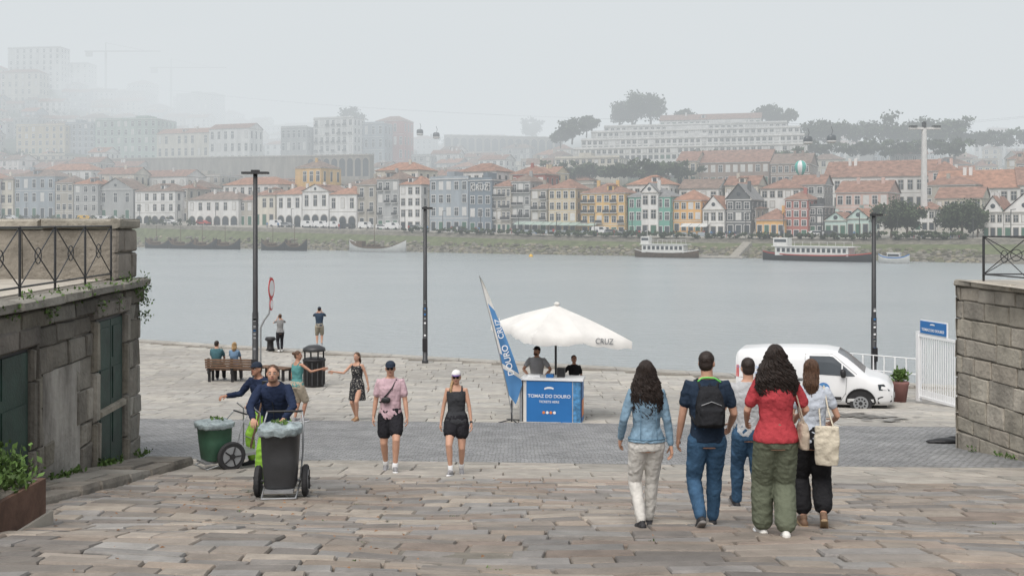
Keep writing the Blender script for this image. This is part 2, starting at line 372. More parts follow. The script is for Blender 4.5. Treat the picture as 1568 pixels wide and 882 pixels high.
def building(name,p0,p1,w,ytop,wall,nf,nw,roof='hip',rc='o',depth=11,rh=None,arch=False,frm=None,base=None,glass=None,balc=False,height=None,skip0=False,rot=0):
    X0,Y0=far(p0,w); X1,Y1=far(p1,w)
    pm=(p0+p1)/2; Ym=ip(pm,ROW)+w
    z0=bz(base,Ym) if base else fz(pm,w)
    z1=bz(ytop,Ym) if height is None else z0+height
    if z1<z0+3: z0=z1-3*nf
    U=Vector((X1-X0,Y1-Y0,0)); Lx=U.length; U.normalize(); N=Vector((-U.y,U.x,0))
    if rot:
        q=Matrix.Rotation(rot,3,'Z'); U=q@U; N=q@N
    b=B(); b.T=frame((X0,Y0,0),U,N,(0,0,1))
    wm=WMAT[wall]; fm=frm or (FRM if wall not in('white','cream','mint') else FRMS); gl=glass or GLASS
    b.box(0,Lx,0,depth,z0-6,z1,wm)
    b.box(-.15,Lx+.15,-.25,depth+.15,z1,z1+.22,fm)
    zr=z1+.22; rm=RF[rc]; rh=rh or min(3.2,depth*.25,Lx*.4); e=.35
    if roof=='hip':
        k=min(depth/2,Lx/2)*.95
        b.add([(-e,-e,zr),(Lx+e,-e,zr),(Lx+e,depth+e,zr),(-e,depth+e,zr),(k,depth/2,zr+rh),(Lx-k,depth/2,zr+rh)],[(0,1,5,4),(1,2,5),(2,3,4,5),(3,0,4)],rm)
    elif roof=='gable':
        b.add([(-e,-e,zr),(Lx+e,-e,zr),(Lx+e,depth+e,zr),(-e,depth+e,zr),(-e,depth/2,zr+rh),(Lx+e,depth/2,zr+rh)],[(0,1,5,4),(2,3,4,5)],rm)
        b.add([(0,0,zr),(0,depth,zr),(0,depth/2,zr+rh*.95),(Lx,0,zr),(Lx,depth,zr),(Lx,depth/2,zr+rh*.95)],[(0,1,2),(3,5,4)],wm)
    elif roof=='front':
        b.add([(-e,-e,zr),(Lx+e,-e,zr),(Lx+e,depth,zr),(-e,depth,zr),(Lx/2,-e,zr+rh),(Lx/2,depth,zr+rh)],[(0,4,5,3),(1,2,5,4)],rm)
        b.add([(0,-.02,zr),(Lx,-.02,zr),(Lx/2,-.02,zr+rh*.94)],[(0,1,2)],wm)
        v,f=ell((Lx/2,-.1,zr+rh*.35),(.5,.06,.5),None,10,6); b.add(v,f,gl)
    else:
        b.box(0,Lx,0,.25,z1+.22,z1+.9,wm); b.box(.3,Lx-.3,.4,depth,z1+.22,z1+.5,RF['g'])
        if random.random()<.6: u=random.uniform(.2,.6)*Lx; b.box(u,u+Lx*.2,depth*.3,depth*.7,z1+.5,z1+2.4,wm)
    if roof!='flat':
        for q_ in range(random.choice([0,1,1,2])):
            u=random.uniform(.1,.85)*Lx; b.box(u,u+.8,depth*.35,depth*.35+.6,zr+.5,zr+rh+.7,wm)
        if random.random()<.35 and Lx>7:
            u=random.uniform(.25,.6)*Lx; b.box(u,u+1.8,depth*.12,depth*.45,zr+.1,zr+rh*.72,wm); b.box(u-.15,u+1.95,depth*.10,depth*.47,zr+rh*.72,zr+rh*.8,rm); b.box(u+.4,u+1.4,depth*.12-.05,depth*.13,zr+.5,zr+rh*.65,gl)
    fh=(z1-z0)/nf; sp=Lx/nw
    for i in range(nf):
        zz=z0+i*fh
        if skip0 and i==0: continue
        for j in range(nw):
            uc=(j+.5)*sp; ww=min(.62,sp*.27); 
            if i==0:
                hw=min(sp*.36,1.3) if arch else ww*1.15
                a0,a1=zz+.05,zz+fh*.72
                if arch:
                    P=[(uc-hw,-.08,a0),(uc+hw,-.08,a0)]+[(uc+hw*math.cos(t),-.08,a1-hw+hw*math.sin(t)) for t in [math.pi*q/8 for q in range(9)]]
                    P2=[(uc+(p[0]-uc)*1.18,-.05,a0+(p[2]-a0)*1.07) for p in P]
                    b.add(P2,[tuple(range(len(P)))],fm); b.add(P,[tuple(range(len(P)))],gl)
                else:
                    b.box(uc-hw-.15,uc+hw+.15,-.06,.02,a0,a1+.15,fm); b.box(uc-hw,uc+hw,-.09,.02,a0+.02,a1,gl if random.random()<.7 else SHUT)
            else:
                a0,a1=zz+fh*.22,zz+fh*.8
                if random.random()<.04: continue
                b.box(uc-ww-.16,uc+ww+.16,-.06,.02,a0-.14,a1+.2,fm)
                b.box(uc-ww,uc+ww,-.09,.02,a0,a1,gl if random.random()<.82 else FRM)
                b.box(uc-.035,uc+.035,-.12,-.09,a0,a1,FRM); b.box(uc-ww,uc+ww,-.12,-.09,a0+(a1-a0)*.62,a0+(a1-a0)*.68,FRM)
                if balc and random.random()<.8: 
                    b.box(uc-ww-.4,uc+ww+.4,-.75,0,a0-.35,a0-.2,fm); b.box(uc-ww-.38,uc+ww+.38,-.74,-.70,a0-.2,a0+.55,METAL)
    for i in range(1,nf): b.box(-.03,Lx+.03,-.035,.0,z0+i*fh-.1,z0+i*fh+.08,fm) if random.random()<.5 else None
    ns=max(1,int(depth/3.5))
    for i in range(1,nf):
        zz=z0+i*fh
        for j in range(ns):
            vc=(j+.5)*depth/ns; b.box(Lx-.02,Lx+.05,vc-.6,vc+.6,zz+fh*.22-.1,zz+fh*.8+.1,fm); b.box(Lx,Lx+.08,vc-.5,vc+.5,zz+fh*.22,zz+fh*.8,gl)
    o=b.finish(name,loc=(X0,Y0,z0)); return (X0,Y0,z0,U,N,Lx,z1)
FR=[
(-90,-2,0,275,'white',3,6,'hip','o',{}),(0,20,2,276,'cream',3,2,'hip','b',{}),(21,84,3,271,'bluegray',3,5,'hip','b',{}),(85,112,0,281,'stone',4,3,'hip','b',{}),(113,150,0,283,'gray',4,3,'hip','o',{}),
(150,204,2,291,'gray',2,3,'front','b',dict(rh=4)),(207,268,0,294,'white',3,5,'hip','b',dict(arch=True)),(270,287,6,290,'stone',3,2,'hip','r',{}),(288,365,0,307,'white',2,6,'hip','b',dict(arch=True)),
(342,426,14,284,'white',3,7,'hip','o',{}),(366,388,2,308,'stone',2,2,'hip','r',{}),(389,421,3,300,'cream',2,3,'hip','r',{}),
(424,462,0,299,'white',2,3,'hip','o',dict(arch=True)),(463,503,-.6,294,'white',2,3,'front','r',dict(arch=True,rh=2.2)),(504,546,0,299,'white',2,3,'hip','o',dict(arch=True)),
(547,576,1,284,'stone',3,2,'hip','b',dict(balc=True)),(577,611,0,276,'gray',4,3,'hip','b',dict(balc=True)),(612,645,0,284,'white',4,3,'hip','o',{}),(646,657,4,292,'stone',3,1,'hip','r',{}),
(658,717,-1,275,'bluegray',4,5,'flat','g',{}),(718,753,-1,277,'dkblue',4,3,'flat','g',{}),(754,782,0,287,'stone',4,4,'hip','r',dict(balc=True)),(783,812,1,279,'gray',4,3,'hip','b',dict(balc=True)),(813,838,1,291,'stone',4,2,'hip','r',dict(balc=True)),
(840,882,0,290,'ochre',4,4,'hip','r',{}),(884,889,4,300,'stone',3,1,'hip','r',{}),(890,957,-1,297,'yellow',4,6,'hip','r',dict(balc=True)),(962,1027,0,302,'green',3,6,'hip','g',{}),
(1031,1074,2,308,'orange',3,4,'hip','o',{}),(1076,1109,0,322,'white',2,3,'front','o',dict(rh=3.5)),(1112,1150,1,307,'dark',3,3,'front','g',dict(rh=4)),(1152,1158,4,320,'stone',2,1,'hip','r',{}),(1158,1201,-2,338,'orange',1,4,'hip','r',{}),
(1202,1237,0,307,'red',4,3,'hip','r',{}),(1239,1261,2,318,'dark',3,2,'flat','g',{}),(1263,1296,-1,339,'mint',1,3,'front','r',dict(rh=2)),(1297,1331,-1,336,'mint',1,3,'front','o',dict(rh=2.4)),
(1333,1352,6,335,'white',2,1,'hip','r',{}),(1400,1432,6,322,'white',2,3,'hip','r',{}),(1433,1503,14,305,'cream',2,6,'gable','r',{}),(1505,1536,0,326,'white',2,3,'front','r',dict(rh=3.5)),(1537,1600,0,326,'white',2,5,'front','r',dict(rh=4)),(1602,1700,0,310,'cream',3,7,'hip','o',{}),
(700,760,22,264,'white',3,5,'hip','r',{}),(780,835,22,268,'red',3,4,'hip','r',{}),(150,205,18,268,'cream',3,4,'gable','r',{}),(60,140,25,262,'white',3,6,'hip','o',{}),(205,285,30,272,'white',2,6,'gable','r',{}),
(452,492,26,258,'yellow',3,4,'hip','b',{}),(575,640,22,262,'cream',3,5,'hip','o',{}),(960,1025,14,284,'white',2,6,'hip','o',{}),(1040,1100,20,290,'white',2,4,'gable','b',{}),(1110,1160,24,285,'cream',2,4,'gable','r',{}),
(1165,1225,18,290,'white',3,5,'hip','r',{}),(1210,1262,26,284,'gray',3,4,'gable','r',{}),(1280,1360,20,296,'pink',2,6,'gable','r',dict(depth=16)),(1430,1560,35,290,'white',2,9,'gable','o',dict(depth=18,rh=5)),(1262,1430,55,272,'white',2,12,'gable','r',dict(depth=18,rh=5)),
(1560,1660,35,285,'white',2,7,'gable','r',dict(depth=18,rh=5)),
(1064,1178,95,250,'brown',2,10,'gable','r',dict(depth=24,rh=5,base=284)),(1180,1240,90,252,'brown',2,6,'gable','b',dict(depth=22,rh=4,base=282)),(1036,1066,90,248,'tan',2,3,'gable','r',dict(depth=20,rh=4,base=284)),
(25,99,150,193,'ochre',4,7,'flat','g',{}),(100,145,155,190,'bluegray',5,5,'flat','g',{}),(146,240,150,184,'sage',5,9,'flat','g',dict(depth=18)),(240,320,150,205,'cream',3,8,'gable','o',{}),(320,382,150,198,'white',4,6,'gable','r',{}),
(430,470,175,196,'gray',4,5,'flat','g',{}),(480,541,180,182,'white',7,7,'flat','g',dict(balc=True)),(545,588,190,190,'bluegray',4,4,'flat','r',{}),(575,618,200,186,'red',4,5,'hip','r',{}),
(12,93,320,74,'white',7,8,'flat','g',{}),(95,135,330,98,'white',5,4,'flat','g',{}),(0,60,280,112,'cream',4,6,'hip','r',{}),(270,330,300,145,'gray',4,6,'flat','g',{}),
]
names={'white':'white_house','cream':'cream_house','gray':'grey_stone_house','stone':'granite_house','bluegray':'blue_grey_building','dkblue':'dark_blue_building','yellow':'yellow_house','orange':'orange_house','green':'green_house','mint':'mint_house','red':'red_house','pink':'pink_warehouse','brown':'brown_warehouse','dark':'dark_modern_house','sage':'green_apartment_building','tan':'tan_house','ochre':'ochre_building'}
cruz=None
for (p0,p1,w,yt,wl,nf,nw,rf,rc,o) in FR:
    r=building(names[wl],p0,p1,w,yt,wl,nf,nw,rf,rc,**o)
    if wl=='dkblue': cruz=r
b=B(); X0,Y0,z0,U,N,Lx,z1=cruz; text(b,'CRUZ',2.2,FRM,frame((X0+U.x*Lx/2-N.x*.3,Y0+U.y*Lx/2-N.y*.3,z1-1.9),U,(0,0,1),-N)); b.finish('building_sign')
building('white_gabled_house',982,1007,-1.2,296,'white',3,2,'front','g',rh=2.5,depth=6)
for k in range(6):
    a=[850,878,890,905,925,1010][k]; e=[948,1236,1232,1225,1205,1165][k]
    building('terraced_hotel',a,e,[105,135,155,175,195,215][k],[243,226,212,200,192,184][k],'white' if k else 'cream',2 if k<5 else 1,int((e-a)/9),'flat' if k<5 else 'gable','g' if k<5 else 'r',depth=14,base=[262,243,227,213,202,193][k],arch=(k==0))
cnt=0
occ=[(f[0],f[1],f[2]) for f in FR if f[2]>80]
for w in list(range(30,350,17)):
    px=-150+random.uniform(0,20)
    while px<1700:
        wd=random.uniform(8,17); Y=ip(px,ROW)+w; dp=wd/Y*F
        dens=.82 if px<430 else (.62 if px<850 else .5)
        if px>850 and w>85: dens=0.0 if px<1240 else .22
        if 600<px<860 and w>230: dens=.15
        if 60<px<560 and 70<w<140: dens=.12
        if px<560 and w>230: dens=.5
        ok=random.random()<dens and not any(px<o[1]+4 and px+dp>o[0]-4 and abs(w-o[2])<28 for o in occ)
        if ok:
            wl=random.choices(['white','cream','gray','stone','pink','ochre','bluegray','tan'],[9,5,3,3,1,1,1,2])[0]
            nf=random.choice([2,2,3,3,4]) if w<120 else random.choice([2,3,3,4])
            building('hillside_house',px,px+dp*.94,w,0,wl,nf,max(2,int(wd/3)),random.choice(['hip','gable','gable','hip','flat']),random.choice('orrbb'),depth=random.uniform(8,12),height=nf*2.8,rot=random.uniform(-.3,.3)); cnt+=1
        px+=dp+random.uniform(0,7)
RW=M('retaining_masonry',(.27,.25,.215),.95,.3,.3,streak=True)
def strip_wall(name,p0,p1,w,yt,yb,arch=False):
    b=B(); n=max(2,int((p1-p0)/12)); 
    for i in range(n):
        a=p0+(p1-p0)*i/n; c=p0+(p1-p0)*(i+1)/n
        X0,Y0=far(a,w); X1,Y1=far(c,w); U=Vector((X1-X0,Y1-Y0,0)); Lx=U.length; U.normalize(); Nn=(-U.y,U.x,0)
        zt=bz(np.interp(a,[p0,p1],yt),Y0); zb=bz(yb,Y0); b.T=frame((X0,Y0,0),U,Nn,(0,0,1))
        b.box(0,Lx,0,3,zb-8,zt,RW); b.box(-.02,Lx,-.2,3.2,zt,zt+.5,FRMS)
        if arch:
            hw=Lx*.36; P=[(Lx/2-hw,-.08,zb-2),(Lx/2+hw,-.08,zb-2)]+[(Lx/2+hw*math.cos(t),-.08,zt-1-hw+hw*math.sin(t)) for t in [math.pi*q/8 for q in range(9)]]
            b.add(P,[tuple(range(len(P)))],GLASS)  # no glazing here: flat dark panel stands in for the shaded arch opening
    b.finish(name)
strip_wall('retaining_wall',60,470,88,(246,240),268); strip_wall('arched_viaduct',470,566,84,(240,238),262,True)
strip_wall('old_bridge',680,860,240,(208,212),226,True)

# ================================================================== TREES
LEAF=M('foliage',(.06,.085,.04),.8,.35,.5,attr=True); BARK=M('bark',(.12,.09,.065),.95,.3,4)
def leaves(b,c,rad,n,size,clumps=22,seed=0):
    rs=np.random.RandomState(seed); cc=[]
    while len(cc)<clumps:
        q=rs.uniform(-1,1,3)
        if .15<np.linalg.norm(q)<1: cc.append(q)
    cc=np.array(cc)*rad
    idx=rs.randint(0,clumps,n); sh=rs.uniform(.55,1.3,clumps)
    P=cc[idx]+rs.normal(0,1,(n,3))*np.array(rad)*.17+np.array(c)
    for i in range(n):
        u=rs.normal(size=3); u/=np.linalg.norm(u); v=np.cross(u,rs.normal(size=3)); v/=np.linalg.norm(v)
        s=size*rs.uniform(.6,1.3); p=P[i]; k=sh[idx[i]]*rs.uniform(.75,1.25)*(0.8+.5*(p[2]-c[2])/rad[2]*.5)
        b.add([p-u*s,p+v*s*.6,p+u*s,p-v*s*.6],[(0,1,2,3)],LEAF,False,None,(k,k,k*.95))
def tree(name,px,w,h,r,n=1400,size=.5,seed=0,by=None):
    X,Y=far(px,w); z=(bz(by,Y) if by else fz(px,w))-.3; b=B()
    b.tube([(X,Y,z-1),(X+.2,Y,z+h*.25),(X,Y+.2,z+h*.6)],[.4*h/10,.3*h/10,.12*h/10],BARK)
    rs=random.Random(seed)
    for i in range(6):
        t=i*1.05+rs.random(); b.tube([(X,Y,z+h*rs.uniform(.25,.45)),(X+math.cos(t)*r*.4,Y+math.sin(t)*r*.4,z+h*.6),(X+math.cos(t)*r*.7,Y+math.sin(t)*r*.7,z+h*.75)],[.15*h/10,.1*h/10,.03],BARK,5)
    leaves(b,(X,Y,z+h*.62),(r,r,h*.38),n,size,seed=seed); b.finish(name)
tree('riverside_tree',1364,-6,8.2,3.9,2800,.34,1); tree('riverside_tree',1388,-5,8.2,3.6,2400,.34,2); tree('riverside_tree',1472,-5,8.2,4.4,3200,.34,3); tree('riverside_tree',1455,0,7,3,1500,.34,5)
tree('riverside_tree',1496,-3,6.5,2.6,1200,.34,6)
tree('pine_tree',968,228,17,8,3200,.75,4,196); tree('pine_tree',996,230,15.5,7,2800,.75,8,194); tree('pine_tree',948,232,12,5,1500,.7,28,194); tree('hilltop_tree',1180,228,9,6.5,1800,.7,9,190); tree('hilltop_tree',1200,225,7.5,5,1300,.7,19,192)
tree('hilltop_tree',876,172,10,5.5,2000,.65,10,216); tree('hilltop_tree',898,188,8,5,1500,.65,11,206); tree('hilltop_tree',815,290,12,6,1500,.8,12,214); tree('hilltop_tree',538,215,11,6.5,1600,.7,13,200); tree('hilltop_tree',1047,228,6,5,1200,.7,15,188)
tree('hilltop_tree',858,178,7,4.5,1200,.65,16,222)
b=B()
def mass(p0,p1,w,h,r,step,seed,by=None,nn=300,sz=.8):
    px=p0; k=seed
    while px<p1:
        X,Y=far(px,w+random.uniform(-8,8)); z=bz(by,Y) if by else fz(px,w); hh=h*random.uniform(.75,1.2)
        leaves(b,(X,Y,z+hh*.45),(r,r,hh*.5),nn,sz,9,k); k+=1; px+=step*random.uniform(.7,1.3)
mass(1240,1475,195,9.5,6.5,11,100,216,420); mass(1475,1640,200,6,6,18,150,222); mass(0,130,115,8,6,16,200); mass(640,850,290,10,8,18,250); mass(560,860,130,5,5,24,300); mass(380,420,100,10,5,14,350); mass(1240,1480,150,5,6,18,380,236); mass(240,400,210,6,5,24,400); mass(60,240,240,6,5,26,440)
mass(850,1060,85,5,5,14,470,270); mass(60,460,80,4,4,22,900); mass(1060,1240,120,4,5,18,940,248)
b.finish('distant_trees')
b=B(); 
def mass2(p0,p1,w,h,r,step,seed):
    px=p0;k=seed
    while px<p1:
        X,Y=far(px,w); z=fz(px,w); leaves(b,(X,Y,z+h*.3),(r,r,h*.7),120,.35,6,k); k+=1; px+=step*random.uniform(.6,1.5)
mass2(620,1480,-10,1.0,1.6,16,500); mass2(0,300,-7,2.2,1.8,22,600)
b.finish('riverside_shrubs')

# ================================================================== FAR DETAILS
CARM={k:M('car_'+k,v,.3,.03,1) for k,v in dict(white=(.7,.7,.7),dark=(.05,.055,.06),red=(.4,.05,.04),yellow=(.7,.42,.04),grey=(.25,.26,.27)).items()}
def farcar(px,w,c,van=False):
    X,Y=far(px,w); X1,Y1=far(px+3,w); U=Vector((X1-X,Y1-Y,0)).normalized(); z=fz(px,min(w,0))
    b=B(); b.T=frame((X,Y,z),U,(-U.y,U.x,0),(0,0,1)); m=CARM[c]
    h=2.1 if van else 1.45
    P=[(0,.35),(0,h*.6),(.2,h*.95),(.5,h),(3.2 if van else 2.7,h),(3.7,h*.62),(4.6,h*.52),(4.7,.35)]
    V=[(x,y,zz) for y in (0,1.8) for x,zz in P]; n=len(P)
    b.add(V,[tuple(range(n)),tuple(range(2*n-1,n-1,-1))]+[(i,i+n,(i+1)%n+n,(i+1)%n) for i in range(n)],m)
    b.add([(.4 if not van else 2.3,-.02,h*.62),(3.6,-.02,h*.62),(3.15 if van else 2.6,-.02,h*.93),(.6 if not van else 2.3,-.02,h*.93)],[(0,1,2,3)],GLASS)
    for x in (.9,3.8):
        v,f=tube([(x,-.02,.33),(x,.2,.33)],.33,10); b.add(v,f,RUB)
    b.finish('parked_van' if van else 'parked_car')
for px,c,v in [(5,'white',0),(30,'grey',0),(118,'yellow',1),(143,'white',1),(160,'white',1),(180,'grey',0),(230,'dark',0),(250,'white',0),(300,'red',0),(412,'white',1),(428,'grey',0),(460,'white',1),(480,'white',1),(500,'white',1),(520,'dark',0),(548,'white',1),(575,'white',0),(590,'white',1),(625,'grey',0),(690,'dark',0),(905,'white',1),(925,'grey',0),(1240,'white',0),(1255,'dark',0)]:
    farcar(px,-5+random.uniform(-.5,.5),c,bool(v))
AW=M('awning_white',(.6,.6,.58),.8,.1,1)
b=B()
for p0,p1 in [(785,905),(1040,1075)]:
    px=p0
    while px<p1:
        X,Y=far(px,-3.5); X1,Y1=far(px+14,-3.5); U=Vector((X1-X,Y1-Y,0)); l=U.length; U.normalize(); z=fz(px,0)
        b.T=frame((X,Y,z),U,(-U.y,U.x,0),(0,0,1)); b.add([(0,0,2.3),(l*.95,0,2.3),(l*.95,3.2,3.2),(0,3.2,3.2)],[(0,1,2,3)],AW if p0!=785 else WMAT['sage']); b.box(.1,l*.8,0,.1,0,1.0,WMAT['bluegray']); px+=14
b.T=None; b.finish('cafe_awnings')
for px in range(40,1560,58):
    X,Y=far(px,-8.5); z=fz(px,0)-.4; b=B(); b.tube([(X,Y,z),(X,Y,z+6)],.09,METAL,6); b.tube([(X,Y,z+6),(X+.8,Y-.4,z+6.1)],.07,METAL,6); b.finish('distant_street_lamp')
b=B()
crowdc=[cloth('crowd_%d'%i,c) for i,c in enumerate([(.05,.06,.1),(.5,.5,.5),(.35,.06,.05),(.1,.2,.35),(.02,.02,.02)])]
for i in range(60):
    px=random.uniform(380,1500); X,Y=far(px,random.uniform(-8,-2)); z=fz(px,0)-.2; m=random.choice(crowdc)
    for s in (-.09,.09): b.tube([(X+s,Y+s,z),(X+s*.8,Y,z+.8)],[.06,.09],random.choice(crowdc),6)
    v,f=loft([((X,Y,z+.78),(.17,0,0),(0,.12,0)),((X,Y,z+1.2),(.2,0,0),(0,.13,0)),((X,Y,z+1.42),(.2,0,0),(0,.1,0)),((X,Y,z+1.5),(.06,0,0),(0,.06,0))],8); b.add(v,f,m)
    for s in (-1,1): b.tube([(X+s*.22,Y,z+1.4),(X+s*.26,Y,z+.8)],[.055,.04],m,5)
    v,f=ell((X,Y,z+1.62),(.09,.1,.12),None,8,5); b.add(v,f,HAIRD)
b.finish('distant_crowd')
HULLD=M('hull_black',(.03,.032,.035),.5,.2,1); HULLW=M('hull_white',(.6,.6,.58),.4,.1,1); WOOD=M('boat_wood',(.11,.075,.05),.8,.3,2)
def boat(name,p0,p1,w,hull,kind,trim=None):
    X0,Y0=far(p0,w); X1,Y1=far(p1,w); U=Vector((X1-X0,Y1-Y0,0)); l=U.length; U.normalize()
    b=B(); b.T=frame((X0,Y0,0),U,(-U.y,U.x,0),(0,0,1)); bw=min(2.6,l*.11); secs=[]
    hs=1.2 if kind!='ferry' else 1.3
    for i in range(13):
        t=i/12; k=math.sin(math.pi*min(1,max(0,t)))**.45*bw+.05; sh=hs+(1.7 if kind=='rabelo' else .5)*abs(2*t-1)**3*1.3
        secs.append((t,k,sh))
    V=[]
    for t,k,sh in secs: V+=[(t*l,-k,sh),(t*l,-k*.75,-.3),(t*l,k*.75,-.3),(t*l,k,sh)]
    Fs=[]
    for i in range(12):
        for q in range(3): Fs.append((4*i+q,4*i+q+1,4*i+4+q+1,4*i+4+q))
    b.add(V,Fs,hull,True); b.add([(t*l,s*k*.97,sh-.25) for t,k,sh in secs for s in (-1,1)],[(2*i,2*i+2,2*i+3,2*i+1) for i in range(12)],trim or WOOD)
    V=[];
    for t,k,sh in secs: V+=[(t*l,-k-.03,sh-.18),(t*l,-k-.03,sh+.02)]
    b.add(V,[(2*i,2*i+2,2*i+3,2*i+1) for i in range(12)],trim or WOOD)
    if kind=='ferry':
        b.box(l*.15,l*.8,-bw*.8,bw*.8,1.1,2.9,HULLW); b.box(l*.12,l*.85,-bw*.9,bw*.9,2.9,3.05,HULLW)
        n=int(l/1.6)
        for i in range(n): u=l*.16+l*.63*i/n; b.box(u+.2,u+l*.63/n-.2,-bw*.8-.03,bw*.8+.03,1.8,2.6,GLASS)
        b.box(l*.12,l*.25,-bw*.5,bw*.5,3.05,4.7,HULLW); b.box(l*.13,l*.24,-bw*.5-.02,bw*.5+.02,3.8,4.4,GLASS)
        for i in range(9): u=l*.26+l*.58*i/8; b.tube([(u,-bw*.85,3.05),(u,-bw*.85,4.0)],.04,HULLW,4)
        b.tube([(l*.26,-bw*.85,4.0),(l*.84,-bw*.85,4.0)],.04,HULLW,4); b.tube([(l*.2,0,4.7),(l*.2,0,7)],.06,HULLW,5)
    elif kind=='rabelo':
        if l>8: b.tube([(l*.45,0,.5),(l*.45,0,7)],[.12,.06],WOOD,6)
        b.box(l*.3,l*.6,-bw*.5,bw*.5,.8,1.5,WOOD)
        for i in range(3): v,f=tube([(l*(.35+.08*i),-.6,1.8),(l*(.35+.08*i),.6,1.8)],.35,8); b.add(v,f,WOOD)
        b.tube([(0,0,2.6),(l*.15,0,2.8),(l*.25,0,2.8)],.08,WOOD,5); b.box(l*.16,l*.26,-bw*.4,bw*.4,1.0,2.9,WOOD)
    else:
        b.box(l*.3,l*.7,-bw*.6,bw*.6,.9,2.0,HULLW); b.box(l*.32,l*.68,-bw*.6-.02,bw*.6+.02,1.35,1.8,GLASS); b.box(l*.28,l*.72,-bw*.65,bw*.65,2.0,2.1,HULLW)
    b.finish(name)
for p0,p1,h in [(222,262,HULLD),(258,300,HULLD),(292,332,HULLD),(326,368,HULLD),(400,440,HULLD),(436,470,HULLD),(535,622,HULLW)]: boat('rabelo_boat',p0,p1,-33-random.uniform(0,3),h,'rabelo',WOOD)
boat('river_ferry',972,1070,-31,WOOD,'ferry',HULLW); boat('river_ferry',1168,1340,-33,HULLD,'ferry',CARM['red']); boat('motor_boat',1345,1393,-36,HULLW,'small',BLUE)
b=B(); q=far(813,-42); v,f=ell((q[0],q[1],.1),(.5,.5,.5),None,10,6); b.add(v,f,CARM['yellow'],True); b.finish('mooring_buoy')
b=B()
X,Y=far(1068,-28); X1,Y1=far(1140,-28); U=Vector((X1-X,Y1-Y,0)); l=U.length; U.normalize(); b.T=frame((X,Y,0),U,(-U.y,U.x,0),(0,0,1)); b.box(0,l,-1.2,1.2,.1,.5,FRMS); b.box(l*.05,l*.1,-1,10,.5,.7,FRMS)
for i in range(14): b.box(l*.62,l*.8,1.3+i*.7,2.2+i*.7,-.5,.3+i*.24,FRMS)
b.finish('floating_pier')
b=B(); X,Y=far(1415,8); z=fz(1415,0)-1; zt=bz(196,Y)
b.add(*loft([((X,Y,z),(1.3,0,0),(0,1.3,0)),((X,Y,z+2.5),(1.3,0,0),(0,1.3,0)),((X,Y,z+2.6),(.75,0,0),(0,.75,0)),((X,Y,zt),(.5,0,0),(0,.5,0))],12,.6),FRM)
b.box(X-3.4,X+3.6,Y-.5,Y+.5,zt-.4,zt+.1,FRM); b.box(X-.3,X+.3,Y-.6,Y+.6,zt,zt+1.4,METAL); b.box(X-3.3,X-1.8,Y-.7,Y+.7,zt+.1,zt+.5,METAL); b.box(X+2,X+3.6,Y-.7,Y+.7,zt+.1,zt+.5,METAL)
b.finish('cable_car_tower')
b=B()
def cz(px,w,py): q=far(px,w); return (q[0],q[1],bz(py,q[1]))
for o in (-2.5,2.5):
    pts=[]
    A=Vector(cz(200,220,130)); C_=Vector((X+o,Y,zt+.4)); D_=Vector(cz(1900,-40,150))
    for i in range(25): t=i/24; q=A.lerp(C_,t); q.z-=12*4*t*(1-t)*.35; pts.append(q+Vector((0,o,0))*(1-t))
    b.tube(pts,.014,STEEL,4); b.tube([C_,D_],.014,STEEL,4)
b.finish('cable_car_cable')
for px,py,w in [(643,203,95),(668,208,90),(1237,215,55),(1273,213,50)]:
    q=Vector(cz(px,w,py)); b=B(); v,f=ell(q,(1.3,1.1,1.2),None,12,8,.6); b.add(v,f,GLASS,True); v,f=ell(q+Vector((0,0,-.7)),(1.32,1.12,.5),None,12,6,.6); b.add(v,f,FRM,True)
    b.tube([q+Vector((0,0,1.1)),q+Vector((.4,0,2.2)),q+Vector((0,0,3.4))],.09,METAL,5); b.finish('cable_car_gondola')
q=Vector(cz(1226,40,256)); b=B(); TEAL=M('balloon_teal',(.08,.42,.36),.6,.05); 
n=16
for k in range(n):
    V=[]
    for i in range(11):
        ph=math.pi*i/10; r=1.7*math.sin(ph)**.9*(1 if i<6 else 1-.04*(i-5)); zz=1.8*math.cos(ph)-(0 if i<6 else .15*(i-5))
        for a in (k,k+1): t=a*2*math.pi/n; V.append((q.x+r*math.cos(t),q.y+r*math.sin(t),q.z+zz))
    Fs=[(2*i,2*i+1,2*i+3,2*i+2) for i in range(10)]; b.add(V,Fs,TEAL if k%4<2 else WHITE,True)
b.box(q.x-.4,q.x+.4,q.y-.4,q.y+.4,q.z-4.2,q.z-3.5,WOOD)
for s in (-1,1): b.tube([(q.x+.35*s,q.y,q.z-3.6),(q.x+.5*s,q.y,q.z-2.5)],.04,METAL,4)
b.finish('balloon')
for px,yt,yb in [(162,80,120),(262,105,150)]:
    b=B(); A=Vector(cz(px,330,yb+30)); T=cz(px,330,yt); b.box(A.x-.6,A.x+.6,A.y-.6,A.y+.6,A.z,T[2],FRMS); b.box(A.x-14,A.x+36,A.y-.3,A.y+.3,T[2],T[2]+.8,FRMS); b.box(A.x-13,A.x-9,A.y-1,A.y+1,T[2]-3,T[2],FRMS); b.tube([(A.x,A.y,T[2]+6),(A.x+25,A.y,T[2]+1)],.15,FRMS,4); b.tube([(A.x,A.y,T[2]),(A.x,A.y,T[2]+6)],.3,FRMS,4); b.finish('construction_crane')

